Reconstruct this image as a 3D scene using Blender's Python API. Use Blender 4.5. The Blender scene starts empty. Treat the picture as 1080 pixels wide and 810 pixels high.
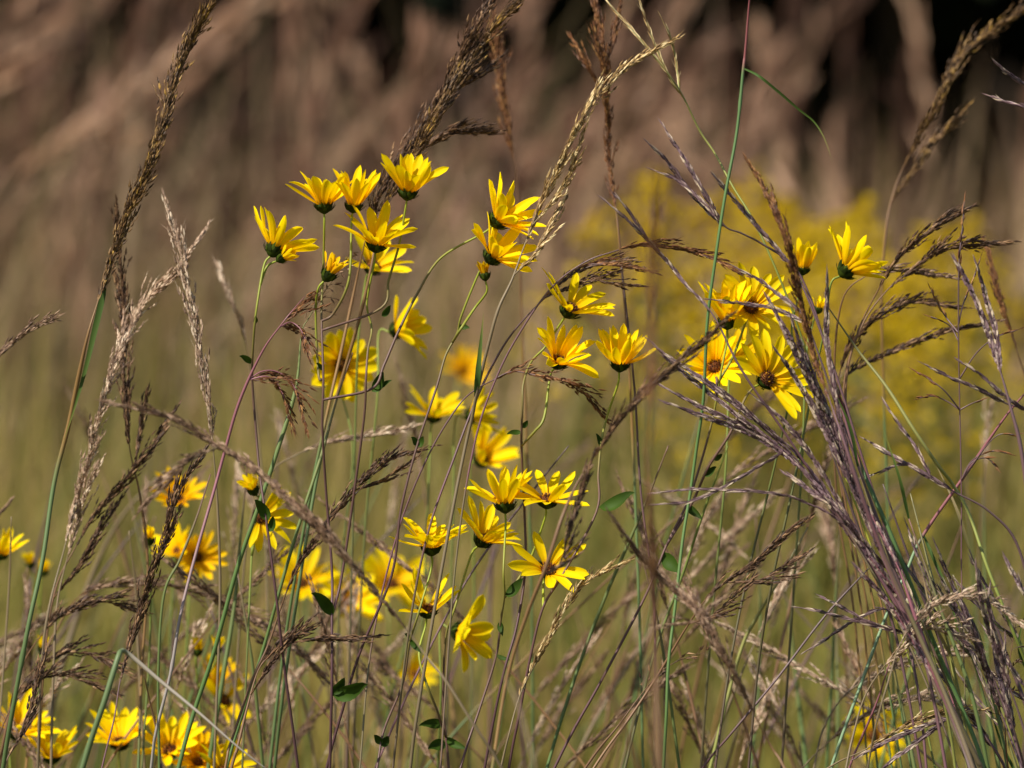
import bpy, math, random
import numpy as np

random.seed(11)
RNG = np.random.default_rng(11)
SC = bpy.context.scene
COL = SC.collection

# ------------------------------------------------------------------ camera frame
D0, W0 = 4.0, 0.70                  # focus distance and width of the view there (m)
PITCH = math.radians(-2.0)
CAM = np.array([0.0, 0.0, 1.20])
FWD = np.array([0.0, math.cos(PITCH), math.sin(PITCH)])
UPV = np.array([0.0, -math.sin(PITCH), math.cos(PITCH)])
RGT = np.array([1.0, 0.0, 0.0])
PXM = W0 / 1080.0                   # metres per photo pixel at the focus distance


def P(px, py, d):
    s = PXM * d / D0
    return CAM + FWD * d + RGT * ((px - 540) * s) + UPV * ((405 - py) * s)


def A(r, u, t):
    v = RGT * r + UPV * u - FWD * t
    return v / np.linalg.norm(v)


def nrm(v):
    n = np.linalg.norm(v)
    return v / n if n > 1e-9 else np.array([0.0, 0.0, 1.0])


# ------------------------------------------------------------------ materials
def rgb(h):
    h = h.lstrip('#')
    c = [int(h[i:i + 2], 16) / 255 for i in (0, 2, 4)]
    return tuple(((x + 0.055) / 1.055) ** 2.4 if x > 0.04045 else x / 12.92 for x in c) + (1,)


MATS = {}


def mat(name, stops, source='island', transl=0.0, rough=0.6, noise=(60, 0.35), spec=0.3, tint=None, sheen=0.0):
    """stops: [(pos, hex)]; source = 'island' (each loose piece its own tone) or 'along' (tone by place on the stem)"""
    m = bpy.data.materials.new(name)
    m.use_nodes = True
    nt = m.node_tree
    N, L = nt.nodes, nt.links
    N.clear()
    out = N.new('ShaderNodeOutputMaterial')
    b = N.new('ShaderNodeBsdfPrincipled')
    ramp = N.new('ShaderNodeValToRGB')
    els = ramp.color_ramp.elements
    while len(els) > 1:
        els.remove(els[-1])
    els[0].position, els[0].color = stops[0][0], rgb(stops[0][1])
    for p, h in stops[1:]:
        e = els.new(p)
        e.color = rgb(h)
    tc = N.new('ShaderNodeTexCoord')
    nz = N.new('ShaderNodeTexNoise')
    nz.inputs['Scale'].default_value = noise[0]
    nz.inputs['Detail'].default_value = 3
    L.new(tc.outputs['Object'], nz.inputs['Vector'])
    if source == 'island':
        g = N.new('ShaderNodeNewGeometry')
        src = g.outputs['Random Per Island']
    else:
        g = N.new('ShaderNodeAttribute')
        g.attribute_name = 'along'
        src = g.outputs['Fac']
    ma = N.new('ShaderNodeMath')
    ma.operation = 'MULTIPLY_ADD'
    sub = N.new('ShaderNodeMath')
    sub.operation = 'SUBTRACT'
    L.new(nz.outputs['Fac'], sub.inputs[0])
    sub.inputs[1].default_value = 0.5
    L.new(sub.outputs[0], ma.inputs[0])
    ma.inputs[1].default_value = noise[1] * 2
    L.new(src, ma.inputs[2])
    L.new(ma.outputs[0], ramp.inputs['Fac'])
    col = ramp.outputs['Color']
    # a little value variation from thing to thing
    oi = N.new('ShaderNodeObjectInfo')
    hsv = N.new('ShaderNodeHueSaturation')
    mr = N.new('ShaderNodeMapRange')
    mr.inputs['To Min'].default_value = 0.88
    mr.inputs['To Max'].default_value = 1.12
    L.new(oi.outputs['Random'], mr.inputs['Value'])
    L.new(mr.outputs[0], hsv.inputs['Value'])
    L.new(col, hsv.inputs['Color'])
    col = hsv.outputs['Color']
    L.new(col, b.inputs['Base Color'])
    b.inputs['Roughness'].default_value = rough
    b.inputs['Specular IOR Level'].default_value = spec
    if transl > 0:
        t = N.new('ShaderNodeBsdfTranslucent')
        L.new(col, t.inputs['Color'])
        mx = N.new('ShaderNodeMixShader')
        mx.inputs[0].default_value = transl
        L.new(b.outputs[0], mx.inputs[1])
        L.new(t.outputs[0], mx.inputs[2])
        L.new(mx.outputs[0], out.inputs['Surface'])
    else:
        L.new(b.outputs[0], out.inputs['Surface'])
    MATS[name] = m
    return m


mat('petal', [(0, '#f2b600'), (0.25, '#ffd400'), (0.7, '#ffe000'), (1, '#ffe204')], 'along', 0.42, 0.65, (140, 0.10), 0.12)
mat('petal_old', [(0, '#e6a808'), (0.5, '#f4c004'), (1, '#f6cc0a')], 'along', 0.38, 0.7, (140, 0.25), 0.08)
mat('disc', [(0, '#2c150c'), (0.45, '#4a2410'), (0.75, '#7d4512'), (1, '#d69a12')], 'island', 0, 0.7, (300, 0.15))
mat('calyx', [(0, '#1a2208'), (0.5, '#2a360c'), (1, '#455414')], 'island', 0.1, 0.7, (200, 0.2), 0.08)
mat('bud_green', [(0, '#2c4412'), (0.5, '#46651c'), (1, '#6f8a26')], 'island', 0.15, 0.6, (200, 0.2))
mat('leaf', [(0, '#2c4010'), (0.5, '#3c5614'), (1, '#62801e')], 'along', 0.3, 0.6, (90, 0.3), 0.15)
mat('stem_sun', [(0, '#8f9c2a'), (0.05, '#8d9430'), (0.1, '#7a7038'), (0.15, '#664c40'), (0.4, '#573a3c'), (0.75, '#50363a'), (1, '#4d3e30')], 'along', 0, 0.5, (25, 0.05), 0.4)
mat('stem_green', [(0, '#7f8c34'), (0.15, '#6a7838'), (0.35, '#5e5a3a'), (0.6, '#5a443c'), (1, '#4e4a34')], 'along', 0, 0.5, (25, 0.08), 0.4)
mat('culm_green', [(0, '#7d5a52'), (0.12, '#6a7442'), (0.4, '#56703c'), (0.8, '#4e6a38'), (1, '#6a6a40')], 'along', 0, 0.5, (18, 0.06), 0.3)
mat('culm_pink', [(0, '#84525a'), (0.26, '#8e5a64'), (0.4, '#968a86'), (0.7, '#a5a298'), (1, '#8a8a70')], 'along', 0, 0.45, (18, 0.05), 0.5)
mat('culm_redgreen', [(0, '#7d4448'), (0.10, '#7d4a48'), (0.115, '#4d663a'), (0.4, '#5a7844'), (1, '#5b7440')], 'along', 0, 0.5, (18, 0.004), 0.3)
mat('culm_pinkgreen', [(0, '#8a5058'), (0.22, '#8c565a'), (0.24, '#7f9a72'), (0.6, '#86a07c'), (1, '#5b7a48')], 'along', 0, 0.42, (18, 0.004), 0.5)
mat('culm_yellow', [(0, '#7a7350'), (0.2, '#8a8a48'), (0.5, '#7f8c3c'), (0.7, '#9a9a30'), (1, '#6a7438')], 'along', 0, 0.42, (18, 0.06), 0.5)
mat('culm_straw', [(0, '#7c6a4e'), (0.4, '#7a6a50'), (1, '#6a5c42')], 'along', 0, 0.5, (25, 0.2), 0.4)
mat('culm_grey', [(0, '#8d857a'), (0.5, '#9a9488'), (1, '#7a7464')], 'along', 0, 0.42, (25, 0.2), 0.5)
mat('culm_bent', [(0, '#8d857a'), (0.19, '#9a9080'), (0.215, '#5f7048'), (1, '#4d6a40')], 'along', 0, 0.5, (25, 0.006), 0.35)
mat('culm_brown', [(0, '#6a4c34'), (0.3, '#74553a'), (0.55, '#8a6a3c'), (0.62, '#5f7444'), (1, '#54683c')], 'along', 0, 0.5, (25, 0.05), 0.4)
mat('culm_purple', [(0, '#594846'), (0.25, '#684e50'), (0.42, '#744e56'), (0.52, '#6d6444'), (0.8, '#70584e'), (1, '#5a6a40')], 'along', 0, 0.45, (22, 0.12), 0.45)
mat('seed_brown', [(0, '#3d2b1a'), (0.4, '#5d4428'), (0.75, '#7a5c36'), (0.93, '#9a7a48'), (1, '#b08a3c')], 'island', 0.15, 0.6, (150, 0.12))
mat('seed_dark', [(0, '#32231a'), (0.45, '#503826'), (0.8, '#70533a'), (1, '#9c7a56')], 'island', 0.1, 0.6, (150, 0.12))
mat('seed_rust', [(0, '#4a2e1c'), (0.5, '#6e4628'), (0.85, '#8a5e36'), (1, '#a87c48')], 'island', 0.15, 0.6, (150, 0.12))
mat('seed_pale', [(0, '#7a6250'), (0.3, '#a88a72'), (0.7, '#caae92'), (1, '#e8d4b8')], 'island', 0.2, 0.6, (150, 0.12))
mat('seed_gold', [(0, '#644c2c'), (0.3, '#947548'), (0.7, '#c0a26c'), (1, '#e6d2a0')], 'island', 0.2, 0.55, (150, 0.12))
mat('seed_mauve', [(0, '#553e30'), (0.4, '#7a5e48'), (0.75, '#9c7e64'), (1, '#c2a488')], 'island', 0.15, 0.55, (150, 0.12))
mat('seed_purple', [(0, '#3c2a2c'), (0.35, '#5c4448'), (0.65, '#806668'), (0.82, '#9e8a7c'), (1, '#c8b496')], 'island', 0.12, 0.5, (120, 0.15), 0.4)
mat('blade_green', [(0, '#86843e'), (0.3, '#50642a'), (1, '#3e5828')], 'along', 0.3, 0.6, (40, 0.15), 0.15)
mat('blade_tan', [(0, '#8f7c58'), (0.5, '#a5946a'), (1, '#8a8250')], 'along', 0.3, 0.55, (40, 0.2), 0.3)
mat('blade_rust', [(0, '#8a5a30'), (0.5, '#9a6030'), (1, '#7a5a34')], 'along', 0.3, 0.55, (40, 0.2), 0.3)


# ------------------------------------------------------------------ mesh helpers
class MB:
    """collects vertices, faces and the 'along' value (0 at the tip, 1 at the foot)"""

    def __init__(self):
        self.v, self.f, self.a, self.n = [], [], [], 0

    def add(self, verts, faces, along):
        verts = np.asarray(verts, float)
        self.v.append(verts)
        self.f += [tuple(i + self.n for i in f) for f in faces]
        self.a.append(np.broadcast_to(np.asarray(along, float), (len(verts),)))
        self.n += len(verts)

    def build(self, name, m, parent=None, origin=None, smooth=True):
        V = np.concatenate(self.v) if self.v else np.zeros((0, 3))
        if origin is not None:
            V = V - origin
        me = bpy.data.meshes.new(name)
        me.from_pydata(V.tolist(), [], self.f)
        at = me.attributes.new('along', 'FLOAT', 'POINT')
        at.data.foreach_set('value', np.concatenate(self.a).astype(np.float32))
        if smooth:
            me.polygons.foreach_set('use_smooth', [True] * len(me.polygons))
        me.materials.append(MATS[m])
        me.update()
        o = bpy.data.objects.new(name, me)
        COL.objects.link(o)
        o.parent = parent
        return o


def spline(pts, k=7):
    pts = np.asarray(pts, float)
    if len(pts) == 2:
        t = np.linspace(0, 1, k + 1)[:, None]
        return pts[0] * (1 - t) + pts[1] * t
    q = np.vstack([2 * pts[0] - pts[1], pts, 2 * pts[-1] - pts[-2]])
    out = []
    for i in range(1, len(q) - 2):
        p0, p1, p2, p3 = q[i - 1], q[i], q[i + 1], q[i + 2]
        for j in range(k):
            t = j / k
            out.append(0.5 * ((2 * p1) + (p2 - p0) * t + (2 * p0 - 5 * p1 + 4 * p2 - p3) * t * t + (3 * p1 - p0 - 3 * p2 + p3) * t ** 3))
    out.append(q[-2])
    return np.array(out)


def arclen(path):
    s = np.concatenate([[0], np.cumsum(np.linalg.norm(np.diff(path, axis=0), axis=1))])
    return s


def frames(path):
    T = np.gradient(path, axis=0)
    T /= np.maximum(np.linalg.norm(T, axis=1), 1e-9)[:, None]
    n = np.cross(T[0], [0.3, 1.0, 0.1])
    n = nrm(n)
    Ns = []
    for t in T:
        n = nrm(n - t * np.dot(n, t))
        Ns.append(n)
    Ns = np.array(Ns)
    return T, Ns, np.cross(T, Ns)


def tube(mb, path, radii, sides=6, along=None):
    path = np.asarray(path)
    n = len(path)
    T, Nn, B = frames(path)
    ang = np.linspace(0, 2 * math.pi, sides, endpoint=False)
    ring = Nn[:, None, :] * np.cos(ang)[None, :, None] + B[:, None, :] * np.sin(ang)[None, :, None]
    V = (path[:, None, :] + ring * np.asarray(radii)[:, None, None]).reshape(-1, 3)
    F = []
    for i in range(n - 1):
        for j in range(sides):
            a, b = i * sides + j, i * sides + (j + 1) % sides
            F.append((a, b, b + sides, a + sides))
    F.append(tuple(range(sides))[::-1])
    F.append(tuple((n - 1) * sides + j for j in range(sides)))
    if along is None:
        along = np.linspace(0, 1, n)
    mb.add(V, F, np.repeat(np.broadcast_to(np.asarray(along, float), (n,)), sides))


def ribbon(mb, path, width, face_dir, fold=0.25, along=None, prof=None):
    """a grass blade: strip with a folded midrib, width tapering to the tip (path starts at the base)"""
    path = np.asarray(path)
    n = len(path)
    T = np.gradient(path, axis=0)
    T /= np.maximum(np.linalg.norm(T, axis=1), 1e-9)[:, None]
    S = np.cross(T, face_dir)
    S /= np.maximum(np.linalg.norm(S, axis=1), 1e-9)[:, None]
    U = np.cross(S, T)
    s = np.linspace(0, 1, n)
    w = width * (prof(s) if prof else np.minimum(1, (1 - s) * 1.6 + 0.02) * np.minimum(1, 0.55 + s * 3))
    V = np.stack([path + S * w[:, None] / 2, path - U * (w * fold)[:, None], path - S * w[:, None] / 2], 1).reshape(-1, 3)
    F = []
    for i in range(n - 1):
        for j in (0, 1):
            a = i * 3 + j
            F.append((a, a + 1, a + 4, a + 3))
    if along is None:
        along = 1 - s
    mb.add(V, F, np.repeat(along, 3))


class Spk:
    """spikelets: small spindle-shaped husks, collected and then built in one go"""

    def __init__(self):
        self.p, self.d, self.l, self.w = [], [], [], []

    def add(self, p, d, l, w):
        self.p.append(p), self.d.append(d), self.l.append(l), self.w.append(w)

    def into(self, mb):
        if not self.p:
            return
        p, d = np.array(self.p), np.array(self.d)
        d /= np.linalg.norm(d, axis=1)[:, None]
        l, w = np.array(self.l), np.array(self.w)
        ref = RNG.normal(size=p.shape)
        s = np.cross(d, ref)
        s /= np.linalg.norm(s, axis=1)[:, None]
        u = np.cross(d, s)
        rows = [p]
        for h, k in ((0.28, 1.0), (0.62, 0.72)):
            c = p + d * (l * h)[:, None]
            for a in range(4):
                th = a * math.pi / 2 + h
                rows.append(c + (s * math.cos(th) + u * (math.sin(th) * 0.7)) * (w * k / 2)[:, None])
        rows.append(p + d * l[:, None])
        V = np.stack(rows, 1).reshape(-1, 3)
        base = []
        for a in range(4):
            b = (a + 1) % 4
            base += [(0, 1 + b, 1 + a), (1 + a, 1 + b, 5 + b, 5 + a), (5 + a, 5 + b, 9)]
        F = []
        for i in range(len(p)):
            o = i * 10
            F += [tuple(x + o for x in f) for f in base]
        mb.add(V, F, 0.5)


# ------------------------------------------------------------------ things
def empty(name, loc, label, cat, group=None):
    o = bpy.data.objects.new(name, None)
    o.empty_display_size = 0.05
    o.location = tuple(loc)
    COL.objects.link(o)
    o['label'], o['category'] = label, cat
    if group:
        o['group'] = group
    return o


def to_ground(pts, jitter=0.12):
    """carry a stem on from its last point down to its foot in the soil"""
    pts = [np.asarray(p, float) for p in pts]
    d = nrm(pts[-1] - pts[-2])
    if d[2] > -0.35:
        d = nrm(d + np.array([0, 0, -0.5]))
    p = pts[-1]
    out = list(pts)
    while p[2] > -0.01:
        d = nrm(d * 0.86 + np.array([random.gauss(0, jitter * 0.2), random.gauss(0, jitter * 0.2), -1]) * 0.14)
        p = p + d * 0.09
        out.append(p)
    return out


def px_path(pts, d, wob=0.012):
    d0, d1 = d if isinstance(d, tuple) else (d, d)
    n = len(pts)
    ph, fr = random.uniform(0, 6.28), random.uniform(0.6, 1.4)
    return [P(x, y, d0 + (d1 - d0) * i / max(1, n - 1) + wob * math.sin(ph + i * fr)) for i, (x, y) in enumerate(pts)]


def leaf_mesh(mb, base, direction, length, width, face, droop=0.3, along=0.5):
    n = 9
    s = np.linspace(0, 1, n)
    direction = nrm(direction)
    path = np.array([base + direction * length * t + np.array([0, 0, -1]) * droop * length * t * t for t in s])
    prof = lambda q: np.sin(np.pi * np.clip(q, 0, 1) ** 0.8) ** 0.9 * (1 - 0.25 * q) + 0.03
    side = nrm(np.cross(direction, face))
    path = path + side * (np.sin(s * 3.3 + random.uniform(0, 1))[:, None] * length * 0.07) - np.array([0, 0, 1]) * (np.sin(s * 5)[:, None] * length * 0.05)
    ribbon(mb, path, width, face, 0.34, along=np.linspace(0.5, 0.05, n), prof=prof)


def head_frame(axis):
    x = np.cross(axis, [0.13, 0.31, 0.94])
    if np.linalg.norm(x) < 0.05:
        x = np.cross(axis, [1, 0, 0])
    x = nrm(x)
    return x, np.cross(axis, x), axis


def petals_mesh(mb, c, fr, n, L, Wd, openness, r0, rnd, curl, gaps, spread, skip=None):
    X, Y, Z = fr
    NS, NU = 10, 7
    ph = rnd.uniform(0, 6.28)
    for i in range(n):
        th = ph + 2 * math.pi * (i + rnd.uniform(-0.22, 0.22)) / n
        if rnd.random() < gaps:
            continue
        o = math.radians(openness + rnd.gauss(0, spread * 0.75))
        l = L * rnd.uniform(0.84, 1.08)
        w = Wd * rnd.uniform(0.8, 1.12)
        cv = curl + rnd.gauss(0, 0.3)
        rad = X * math.cos(th) + Y * math.sin(th)
        if skip and np.dot(rad, A(skip[0], skip[1], 0)) > skip[2]:
            continue
        tan = nrm(np.cross(Z, rad))
        tw = rnd.gauss(0, 0.45)
        sk = rnd.uniform(-0.12, 0.12)
        cup = rnd.uniform(0.12, 0.5)
        cp = c + rad * r0
        V = np.zeros((NS, NU, 3))
        al = np.zeros((NS, NU))
        pos = cp.copy()
        for k in range(NS):
            s = k / (NS - 1)
            a = o + cv * (s - 0.35)
            dr = nrm(Z * math.cos(a) + rad * math.sin(a) + tan * sk * s)
            nr = nrm(rad * -math.cos(a) + Z * math.sin(a))
            tt = tan * math.cos(tw * s) + nr * math.sin(tw * s)
            nn = nrm(np.cross(dr, tt))
            ww = w * (0.42 + 0.58 * math.sin(min(1, s / 0.55) * math.pi / 2)) * (1 if s < 0.55 else math.sqrt(max(0, 1 - ((s - 0.55) / 0.452) ** 2.2)))
            if k == NS - 1:
                ww = w * 0.06
            for j in range(NU):
                u = j / (NU - 1) * 2 - 1
                groove = -0.045 * w * math.cos(u * math.pi * 2.0) * (1 - 0.4 * s)
                V[k, j] = pos + tt * (u * ww / 2) - nn * (-(cup * u * u) * ww * 0.5 + groove)
                al[k, j] = s
            pos = pos + dr * l / (NS - 1)
        F = []
        for k in range(NS - 1):
            for j in range(NU - 1):
                q = k * NU + j
                F.append((q, q + 1, q + NU + 1, q + NU))
        mb.add(V.reshape(-1, 3), F, al.reshape(-1))


def lathe(mb, c, fr, prof, sides=14, along=0.5):
    X, Y, Z = fr
    V, F = [], []
    for r, h in prof:
        for j in range(sides):
            t = 2 * math.pi * j / sides
            V.append(c + Z * h + (X * math.cos(t) + Y * math.sin(t)) * r)
    for i in range(len(prof) - 1):
        for j in range(sides):
            a, b = i * sides + j, i * sides + (j + 1) % sides
            F.append((a, b, b + sides, a + sides))
    mb.add(V, F, along)


def bract(mb, p, d, out, l, w):
    s = nrm(np.cross(d, out))
    V = [p - s * w / 2, p + s * w / 2, p + d * l * 0.5 + s * w * 0.42 + out * l * 0.08, p + d * l * 0.5 - s * w * 0.42 + out * l * 0.08, p + d * l + out * l * 0.22,
         p + d * l * 0.45 + out * w * 0.35]
    mb.add(V, [(0, 1, 5), (1, 2, 5), (2, 4, 5), (4, 3, 5), (3, 0, 5)], 0.5)


def flower_head(parent, org, base, axis, openness=60, size=1.0, n=13, seed=0, curl=0.25, gaps=0.0, spread=13, old=False, kind='open', label=None, skip=None, pw=1.0):
    """base = where the stem meets the green cup; returns nothing, links flower_head > petals, disc, calyx"""
    rnd = random.Random(seed * 7 + 3)
    fr = head_frame(axis)
    X, Y, Z = fr
    hd = bpy.data.objects.new('flower_head' if kind == 'open' else 'flower_bud', None)
    hd.empty_display_size = 0.02
    hd.location = tuple(base - org)
    COL.objects.link(hd)
    hd.parent = parent
    if label:
        hd['label'] = label
    mm = 0.001 * size
    cal = MB()
    if kind == 'open':
        lathe(cal, base, fr, [(0.9 * mm, -0.5 * mm), (2.6 * mm, 0.3 * mm), (5.0 * mm, 2.2 * mm), (6.0 * mm, 4.6 * mm), (5.9 * mm, 6.4 * mm), (4.4 * mm, 6.6 * mm)])
        for ring, (r, h, l, w, tilt) in enumerate(((5.6, 3.2, 5.5, 3.0, 0.12), (5.2, 2.0, 4.8, 2.8, 0.35))):
            for k in range(11):
                t = 2 * math.pi * (k + ring * 0.5 + rnd.uniform(-0.15, 0.15)) / 11
                out = X * math.cos(t) + Y * math.sin(t)
                bract(cal, base + Z * h * mm + out * r * mm, nrm(Z + out * (tilt + rnd.uniform(-0.15, 0.5))), out, l * mm * rnd.uniform(0.8, 1.2), w * mm)
        c = base + Z * 6.2 * mm
        pe = MB()
        petals_mesh(pe, c, fr, n + 2, 28 * mm, 7.4 * mm * pw, openness - 6, 4.6 * mm, rnd, curl - 0.1, gaps, spread, skip)
        pe.build('petals', 'petal_old' if old else 'petal', hd, base)
        ds = MB()
        lathe(ds, c, fr, [(4.9 * mm, -0.3 * mm), (4.6 * mm, 1.0 * mm), (3.4 * mm, 2.2 * mm), (1.8 * mm, 2.8 * mm), (0.2 * mm, 3.0 * mm)], 12)
        sp = Spk()
        for k in range(70):
            r = math.sqrt((k + 0.5) / 70) * 4.9
            t = k * 2.39996
            out = X * math.cos(t) + Y * math.sin(t)
            h = 2.9 * (1 - (r / 5.2) ** 2)
            sp.add(c + out * r * mm + Z * (h - 0.2) * mm, nrm(Z + out * 0.12 * r + 0.25 * np.array([rnd.uniform(-1, 1) for _ in range(3)])), (1.9 + rnd.uniform(-0.4, 1.3)) * mm, 0.95 * mm)
        sp.into(ds)
        ds.build('disc', 'disc', hd, base)
        cal.build('calyx', 'calyx', hd, base)
    else:
        lathe(cal, base, fr, [(0.9 * mm, -0.5 * mm), (3.0 * mm, 1.0 * mm), (4.6 * mm, 3.6 * mm), (4.3 * mm, 6.0 * mm), (2.6 * mm, 8.0 * mm), (0.4 * mm, 8.8 * mm)])
        for k in range(12):
            t = 2 * math.pi * (k + rnd.uniform(-0.2, 0.2)) / 12
            out = X * math.cos(t) + Y * math.sin(t)
            bract(cal, base + Z * 2.6 * mm + out * 4.3 * mm, nrm(Z + out * rnd.uniform(-0.1, 0.3)), out, 5.5 * mm, 2.4 * mm)
        cal.build('calyx', 'calyx' if kind == 'bud' else 'bud_green', hd, base)
        if kind == 'bud':
            pe = MB()
            petals_mesh(pe, base + Z * 5.5 * mm, fr, n, 13 * mm, 4.0 * mm, openness, 2.8 * mm, rnd, curl, gaps, spread)
            pe.build('petals', 'petal_old' if old else 'petal', hd, base)


def stem_tube(mb, path, r_tip, r_base, a0=0.0, a1=1.0, sides=6, nodes=()):
    n = len(path)
    s = arclen(path)
    t = s / s[-1]
    r = r_tip + (r_base - r_tip) * np.minimum(1, t * 1.7)
    for q in nodes:
        r = r * (1 + 0.55 * np.exp(-((s - q) / 0.003) ** 2))
    tube(mb, path, r, sides, a0 + (a1 - a0) * t)


def sunflower(label, d, main, heads, branches=(), leaves=(), group='yellow sunflower plants', cat='wildflower', r=1.25, stemmat='stem_sun', wob=0.012):
    """main: px polyline of the main stem from its top head downwards; heads: list of dicts;
    branches: (px polyline from head to the joint); leaves: (x, y, dx, dy, toward, length px, width px)"""
    def tip(hd, d):
        ax = A(*hd['axis'])
        b = P(hd['at'][0], hd['at'][1], hd.get('d', d[0] if isinstance(d, tuple) else d))
        return b, ax
    mpts = px_path(main, d, wob)
    if heads and heads[0].get('stem') == 'main':
        b, ax = tip(heads[0], d)
        mpts = [b, b - ax * 0.009] + [q for i, q in enumerate(mpts) if i > 2 or np.linalg.norm(q - b) > 0.024]
    full = to_ground(mpts)
    foot = full[-1].copy()
    foot[2] = 0
    root = empty('sunflower_plant', foot, label, cat, group)
    path = spline(full)
    mb = MB()
    ml = arclen(path)[-1]
    stem_tube(mb, path, 0.00075, 0.001 * r, 0, ml / 0.62)
    bi = 0
    for hd in heads:
        if hd.get('stem') == 'main':
            continue
        if bi < len(branches):
            bp = px_path(branches[bi], d, wob)
            bi += 1
            b, ax = tip(hd, d)
            j = path[np.argmin(np.linalg.norm(path - bp[-1], axis=1))]
            bp = [b, b - ax * 0.008] + [q for q in bp[:-1] if np.linalg.norm(q - b) > 0.022] + [j]
            sp = spline(bp)
            stem_tube(mb, sp, 0.0007, 0.00095, 0, arclen(sp)[-1] / 0.62)
    mb.build('stem', stemmat, root, foot)
    for hd in heads:
        b, ax = tip(hd, d)
        flower_head(root, foot, b, ax, **{k: v for k, v in hd.items() if k not in ('axis', 'at', 'd', 'stem')})
    for (x, y, dx, dy, tw, l, w) in leaves:
        dd = d[0] if isinstance(d, tuple) else d
        p0 = P(x, y, dd)
        k = np.argmin(np.linalg.norm(path - p0, axis=1))
        if np.linalg.norm(path[k] - p0) < 0.012:
            p0 = path[k]
        lm = MB()
        face = nrm(np.array([random.uniform(-0.8, 0.8), -0.9, random.uniform(0.0, 0.7)]))
        leaf_mesh(lm, p0, A(dx, -dy, tw), l * PXM, w * PXM, face, 0.25)
        lm.build('leaf', 'leaf', root, foot)
    return root


def seed_on(mb, path, style, w, dens=1.0, grav=0.0, sl=1.0):
    """seeds along path (tip first, base last); w = full width in m"""
    s = arclen(path)
    L = s[-1]
    T, Nn, B = frames(path)
    T = -T                                                     # towards the tip
    sp = Spk()

    def at(q):
        i = min(len(path) - 2, max(0, int(np.searchsorted(s, q) - 1)))
        f = (q - s[i]) / max(1e-9, s[i + 1] - s[i])
        return path[i] * (1 - f) + path[i + 1] * f, T[i], Nn[i], B[i]
    G = np.array([0, 0, -1.0])
    ph = random.uniform(0, 6)
    if style == 'dense':
        w *= 1.4
        dens *= 1.15
        q = 0.0
        while q < L:
            u = q / L
            prof = min(1, 0.25 + 2.2 * u) * min(1, 0.35 + (1 - u) * 3.0)
            p, t, n, b = at(q)
            th = random.uniform(0, 6.28)
            rad = n * math.cos(th) + b * math.sin(th)
            bl = random.uniform(0.014, 0.034) * (0.6 + 0.4 * prof)
            reach = w / 2 * prof * random.uniform(0.3, 1.1) * (0.78 + 0.35 * math.sin(q * 230 + ph))
            sa = min(0.75, reach / bl)
            dr = nrm(t * math.sqrt(1 - sa * sa) + rad * sa + G * grav)
            k = max(2, int(bl / 0.0042))
            for j in range(k):
                x = (j + 0.6) / k
                pp = p + dr * bl * x + G * grav * 0.2 * bl * x * x
                jd = nrm(dr + 0.13 * RNG.normal(size=3) - rad * 0.12 * x)
                sp.add(pp, jd, random.uniform(0.005, 0.0078) * sl, random.uniform(0.0013, 0.0021) * sl)
            if random.random() < 0.5:                         # bristle
                sp.add(p + dr * bl, nrm(dr + 0.15 * RNG.normal(size=3)), random.uniform(0.005, 0.011), 0.00035)
            q += random.uniform(0.0015, 0.0032) / dens
    elif style == 'spike':
        w *= 1.12
        q = 0.0
        side = 1
        while q < L:
            u = q / L
            p, t, n, b = at(q)
            th = side * 1.57 + random.uniform(-0.7, 0.7) + q * 25
            rad = n * math.cos(th) + b * math.sin(th)
            k = min(1, 0.5 + 3 * u)
            sp.add(p + rad * w * 0.16 * k, nrm(t + rad * random.uniform(0.03, 0.17) * k), random.uniform(0.0065, 0.0095) * sl, w * 0.46 * k)
            if random.random() < 0.18:
                sp.add(p + rad * w * 0.2, nrm(t + rad * random.uniform(0.2, 0.5)), random.uniform(0.005, 0.009), 0.0003)
            side = -side
            q += random.uniform(0.0017, 0.0026) / dens
    elif style == 'loose':
        q = 0.0
        while q < L:
            u = q / L
            p, t, n, b = at(q)
            th = random.uniform(0, 6.28)
            rad = n * math.cos(th) + b * math.sin(th)
            bl = random.uniform(0.35, 1.0) * w * min(1, 0.25 + 1.8 * u)
            dr = nrm(t * random.uniform(0.7, 1.4) + rad * 0.8)
            k = max(2, int(bl / 0.005))
            pts = [p + dr * bl * x + G * (grav * bl * x * x) for x in np.linspace(0, 1, 6)]
            tube(mb, pts, [0.00022] * 6, 3, 0.5)
            for j in range(k):
                x = 0.3 + 0.7 * (j + random.random()) / k
                pp = p + dr * bl * x + G * (grav * bl * x * x)
                sp.add(pp, nrm(dr + G * 2 * grav * x + 0.3 * RNG.normal(size=3)), random.uniform(0.0045, 0.0065) * sl, random.uniform(0.0013, 0.0019) * sl)
            q += random.uniform(0.0035, 0.006) / dens
    sp.into(mb)


STYLE_R = {'dense': 0.00045, 'spike': 0.00055, 'loose': 0.0004}


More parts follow.
